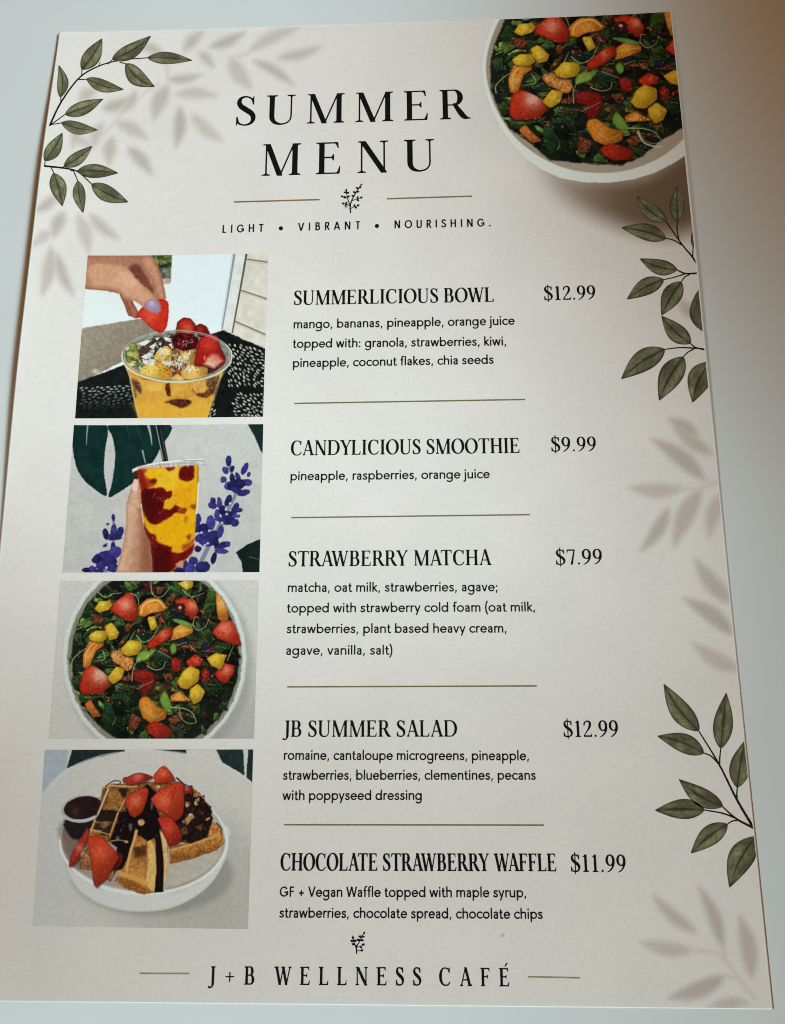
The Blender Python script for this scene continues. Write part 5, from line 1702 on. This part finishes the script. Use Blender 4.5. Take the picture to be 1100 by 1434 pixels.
    def g_c_H(self): self.v(.14, 0, 1); self.v(.66, 0, 1); self.hb(.14, .66, .52); return .80

    def g_c_T(self): self.v(.33, 0, 1); self.hb(.04, .62, 1 - self.h); return .66

    def g_c_B(self):
        self.v(.14, 0, 1)
        self.st([(.14, 1 - self.h), (.34, 1 - self.h), (.48, .92), (.51, .77), (.46, .61), (.32, .54), (.14, .54)])
        self.st([(.14, .54), (.36, .54), (.52, .47), (.57, .29), (.51, .12), (.34, self.h), (.14, self.h)])
        return .66

    def g_c_R(self):
        self.v(.14, 0, 1)
        self.st([(.14, 1 - self.h), (.34, 1 - self.h), (.48, .92), (.52, .75), (.47, .57), (.34, .48), (.14, .48)])
        self.dg(.32, .49, .58, 0)
        return .64

    def g_c_A(self): self.dg(.38, 1, .06, 0); self.dg(.38, 1, .70, 0); self.hb(.17, .59, .30); return .76

    def g_c_N(self): self.v(.14, 0, 1); self.v(.68, 0, 1); self.dg(.14, 1, .68, 0); return .82

    def g_c_O(self): self.arc(.49, .5, .40, .51 - self.h, 0, 360); return .98

    def g_c_U(self):
        self.v(.13, .3, 1); self.v(.63, .3, 1)
        self.st([(.13, .34), (.15, .19), (.24, .075), (.38, self.h), (.52, .075), (.61, .19), (.63, .34)]); return .76

    def g_c_S(self):
        h = self.h
        self.st([(.48, .85), (.40, .93), (.29, 1 - h), (.16, .92), (.11, .76), (.18, .61), (.32, .52), (.46, .41), (.51, .26), (.45, .11), (.30, h), (.17, .08), (.075, .18)]); return .60


def contour(X, Y, F):
    """filled region F < 0 on a grid -> polygons (marching squares)"""
    ny, nx = F.shape
    c = [(0, 0), (0, 1), (1, 1), (1, 0)]                # (dy, dx)
    ins = [F[dy:ny - 1 + dy, dx:nx - 1 + dx] < 0 for dy, dx in c]
    code = ins[0] * 1 + ins[1] * 2 + ins[2] * 4 + ins[3] * 8
    V, S = [], []
    full = np.argwhere(code == 15)
    if len(full):
        # run-length merge along rows
        for r_ in np.unique(full[:, 0]):
            cs = np.sort(full[full[:, 0] == r_, 1])
            brk = np.where(np.diff(cs) > 1)[0]
            st_ = np.concatenate([[0], brk + 1])
            en = np.concatenate([brk, [len(cs) - 1]])
            for a, b_ in zip(cs[st_], cs[en]):
                V += [(X[r_, a], Y[r_, a]), (X[r_, b_ + 1], Y[r_, a]), (X[r_, b_ + 1], Y[r_ + 1, a]), (X[r_, a], Y[r_ + 1, a])]
                S.append(4)
    for i, j in np.argwhere((code > 0) & (code < 15)):
        f = [F[i + dy, j + dx] for dy, dx in c]
        q = [(X[i + dy, j + dx], Y[i + dy, j + dx]) for dy, dx in c]
        poly = []
        for k in range(4):
            m = (k + 1) % 4
            if f[k] < 0:
                poly.append(q[k])
            if (f[k] < 0) != (f[m] < 0):
                t = f[k] / (f[k] - f[m])
                poly.append((q[k][0] + t * (q[m][0] - q[k][0]), q[k][1] + t * (q[m][1] - q[k][1])))
        if len(poly) >= 3:
            V += poly
            S.append(len(poly))
    return np.array(V).reshape(-1, 2), S


def render_glyph(strokes, polys, step):
    pts = [np.array(p)[:, :2] for p in polys] + [np.array(s)[:, :2] for s in strokes]
    wmax = max([s[:, 2].max() for s in strokes] + [0])
    a = np.vstack(pts)
    x0, y0 = a.min(0) - wmax - 2 * step
    x1, y1 = a.max(0) + wmax + 2 * step
    X, Y = np.meshgrid(np.arange(x0, x1, step), np.arange(y0, y1, step))
    F = np.full(X.shape, 1e9)
    for p in polys:
        F = np.minimum(F, sd_poly(X, Y, p))
    for s in strokes:
        F = np.minimum(F, sd_stroke(X, Y, s))
    return contour(X, Y, F + 1e-7)


KERN = {'AW': -.14, 'WA': -.14, 'AT': -.10, 'TA': -.10, 'LA': .0, 'AY': -.12, 'YL': -.06, 'RY': -.06, 'RA': -.03, 'AF': -.02, 'LO': -.04, 'WL': -.03, 'AL': -.01, 'CA': -.02, 'MA': -.03, 'LT': -.08, 'OW': -.04, 'TR': -.02,
        'AV': -.1, 'DY': -.04, 'LY': -.1}


def advances(font, text, track, space, kern):
    """x offset of each letter and the full width"""
    xs, x = [], 0.
    prev = ''
    for ch in text:
        if ch == ' ':
            x += space
            xs.append(None)
            prev = ''
            continue
        if kern and prev + ch in KERN:
            x += KERN[prev + ch] * font.sx
        xs.append(x)
        x += font.glyph(ch)[2] + track
        prev = ch
    return xs, x - track


def set_line(segs, font_of, cap_px, step, track=None, space=.30, sx=None, kern=False, sb=.06):
    """segs: list of (text, (x0, y0), (x1, y1)) baseline ends in the photograph. Width is met by sx or, when sx is given, by tracking."""
    V, S, off = [], [], 0
    for text, A, B in segs:
        xa, ya = at(*A)
        xb, yb = at(*B)
        xa, ya, xb, yb = float(xa), float(ya), float(xb), float(yb)
        L = math.hypot(xb - xa, yb - ya)
        ex = np.array([xb - xa, yb - ya]) / L
        ey = np.array([-ex[1], ex[0]])
        mx, my = (A[0] + B[0]) / 2, (A[1] + B[1]) / 2
        x2, y2 = at(mx, my - cap_px)
        x1, y1 = at(mx, my)
        cap = abs(np.dot(ey, [float(x2 - x1), float(y2 - y1)]))
        want = L / cap
        if sx is None:
            lo, hi = .3, 1.6
            for _ in range(30):
                m = (lo + hi) / 2
                if advances(font_of(m), text, track, space * m, kern)[1] - 2 * sb * m > want:
                    hi = m
                else:
                    lo = m
            f, tr, sp = font_of(m), track, space * m
            s_ = m
        else:
            f = font_of(sx)
            s_ = sx
            lo, hi = -.2, 1.5
            for _ in range(30):
                tr = (lo + hi) / 2
                if advances(f, text, tr, space + tr, kern)[1] - 2 * sb * sx > want:
                    hi = tr
                else:
                    lo = tr
            sp = space + tr
        xs, _ = advances(f, text, tr, sp, kern)
        cache = {}
        for ch, x in zip(text, xs):
            if x is None:
                continue
            if ch not in cache:
                st_, po, _w = f.glyph(ch)
                cache[ch] = render_glyph(st_, po, step)
            v, s2 = cache[ch]
            if not len(v):
                continue
            w = np.array([xa, ya]) + cap * (np.outer(v[:, 0] + x - sb * s_, ex) + np.outer(v[:, 1], ey))
            V.append(np.column_stack([w, lift(w[:, 0], w[:, 1]) + 5e-5]))
            S += s2
            off += len(v)
    V = np.vstack(V)
    return V, S


def put(name, mat, segs, *a, label=None, **k):
    V, S = set_line(segs, *a, **k)
    o = mesh_obj(name, V, np.arange(len(V)), S, mat, menu)
    if label:
        o['label'] = label
    return o


TITLE = lambda sx: Serif(sx, .074, .022, .085)
HEAD = lambda sx: Serif(sx, .076, .031, .062)
PRICE = lambda sx: Serif(sx, .073, .032, .06)
FOOT = lambda sx: Serif(sx, .074, .033, .065)
BODY = lambda sx: Sans(sx, .069)
TAG = lambda sx: Sans(sx, .076)

put('title_text', M_BLACK, [('SUMMER', (331, 176.0), (655, 166.3))], TITLE, 41.2, .016, sx=1.18)
put('title_text', M_BLACK, [('MENU', (368, 246.4), (608.5, 239.2))], TITLE, 44.4, .016, sx=1.14)
put('tagline_text', M_BLACK, [('LIGHT', (312, 326.4), (369, 324.8)), ('VIBRANT', (418.5, 323.4), (504.5, 321.0)), ('NOURISHING.', (553, 320.0), (687.5, 317.2)), ('\u2022', (391.2, 324.1), (397.4, 323.9)), ('\u2022', (525.2, 320.6), (531.4, 320.4))][:3],
    TAG, 11.3, .035, sx=.86)


def bullet(px, py, r):
    t = np.linspace(0, 2 * np.pi, 20, endpoint=False)
    x, y = at(px + r * np.cos(t), py - r * np.sin(t))
    mesh_obj('tagline_dot', np.column_stack([x, y, lift(x, y) + 5e-5]), np.arange(20), [20], M_BLACK, menu)


bullet(393.8, 319.8, 2.9)
bullet(528.2, 316.6, 2.9)

for text, a, b_, cap in (('SUMMERLICIOUS BOWL', (412.4, 427.2), (691.4, 422.6), 20.2), ('CANDYLICIOUS SMOOTHIE', (408.2, 637.9), (727.8, 634.4), 21), ('STRAWBERRY MATCHA', (404.8, 793.4), (687.2, 791.4), 21.6),
                         ('JB SUMMER SALAD', (398.4, 1031.9), (640.5, 1031.7), 23.0), ('CHOCOLATE STRAWBERRY WAFFLE', (393.6, 1219.2), (779.2, 1220.2), 24.6)):
    put('dish_heading', M_BLACK, [(text, a, b_)], HEAD, cap, .026, track=.012, space=.30, kern=True)
for text, a, b_, cap in (('$12.99', (763, 420.6), (833.7, 419.2), 19.8), ('$9.99', (773, 632.6), (834.6, 631.8), 20.6), ('$7.99', (779.6, 791.2), (843.2, 790.0), 21.6), ('$12.99', (790.2, 1032.2), (865.6, 1031.8), 23.2),
                         ('$11.99', (800.4, 1221), (876.2, 1221.6), 24.8)):
    put('dish_price', M_BLACK, [(text, a, b_)], PRICE, cap, .026, track=.03)
DESC = [
    [('mango, bananas, pineapple, orange juice', (412.2, 460.2), (720, 455)), ('topped with: granola, strawberries, kiwi,', (411.4, 487.4), (709, 483.9)), ('pineapple, coconut flakes, chia seeds', (411.2, 514.6), (690.6, 509.6))],
    [('pineapple, raspberries, orange juice', (407.8, 673), (685, 669.9))],
    [('matcha, oat milk, strawberries, agave;', (404, 829.2), (697, 828.2)), ('topped with strawberry cold foam (oat milk,', (403.2, 858), (749.8, 856.4)), ('strawberries, plant based heavy cream,', (402.8, 887), (709.6, 886)), ('agave, vanilla, salt)', (401.8, 917.2), (549, 916.8))],
    [('romaine, cantaloupe microgreens, pineapple,', (398.4, 1064.2), (740.8, 1065)), ('strawberries, blueberries, clementines, pecans', (397.6, 1092.2), (749.5, 1092.2)), ('with poppyseed dressing', (397.2, 1120.6), (590.4, 1120.4))],
    [('GF + Vegan Waffle topped with maple syrup,', (393.0, 1255.9), (737, 1256.9)), ('strawberries, chocolate spread, chocolate chips', (392.4, 1285.2), (759.2, 1287))],
]
for segs, cap in zip(DESC, (12.8, 13.0, 13.4, 14.0, 14.6)):
    put('dish_description', M_BODY, segs, BODY, cap, .04, track=.045, space=.33, sb=.1)
put('cafe_name', M_BLACK, [('J+B', (294, 1378.8), (356, 1379.0)), ('WELLNESS', (385.5, 1379.2), (589.5, 1380.2)), ('CAF\u00c9', (616, 1380.4), (713.2, 1381.4))], FOOT, 25.6, .022, sx=.98)
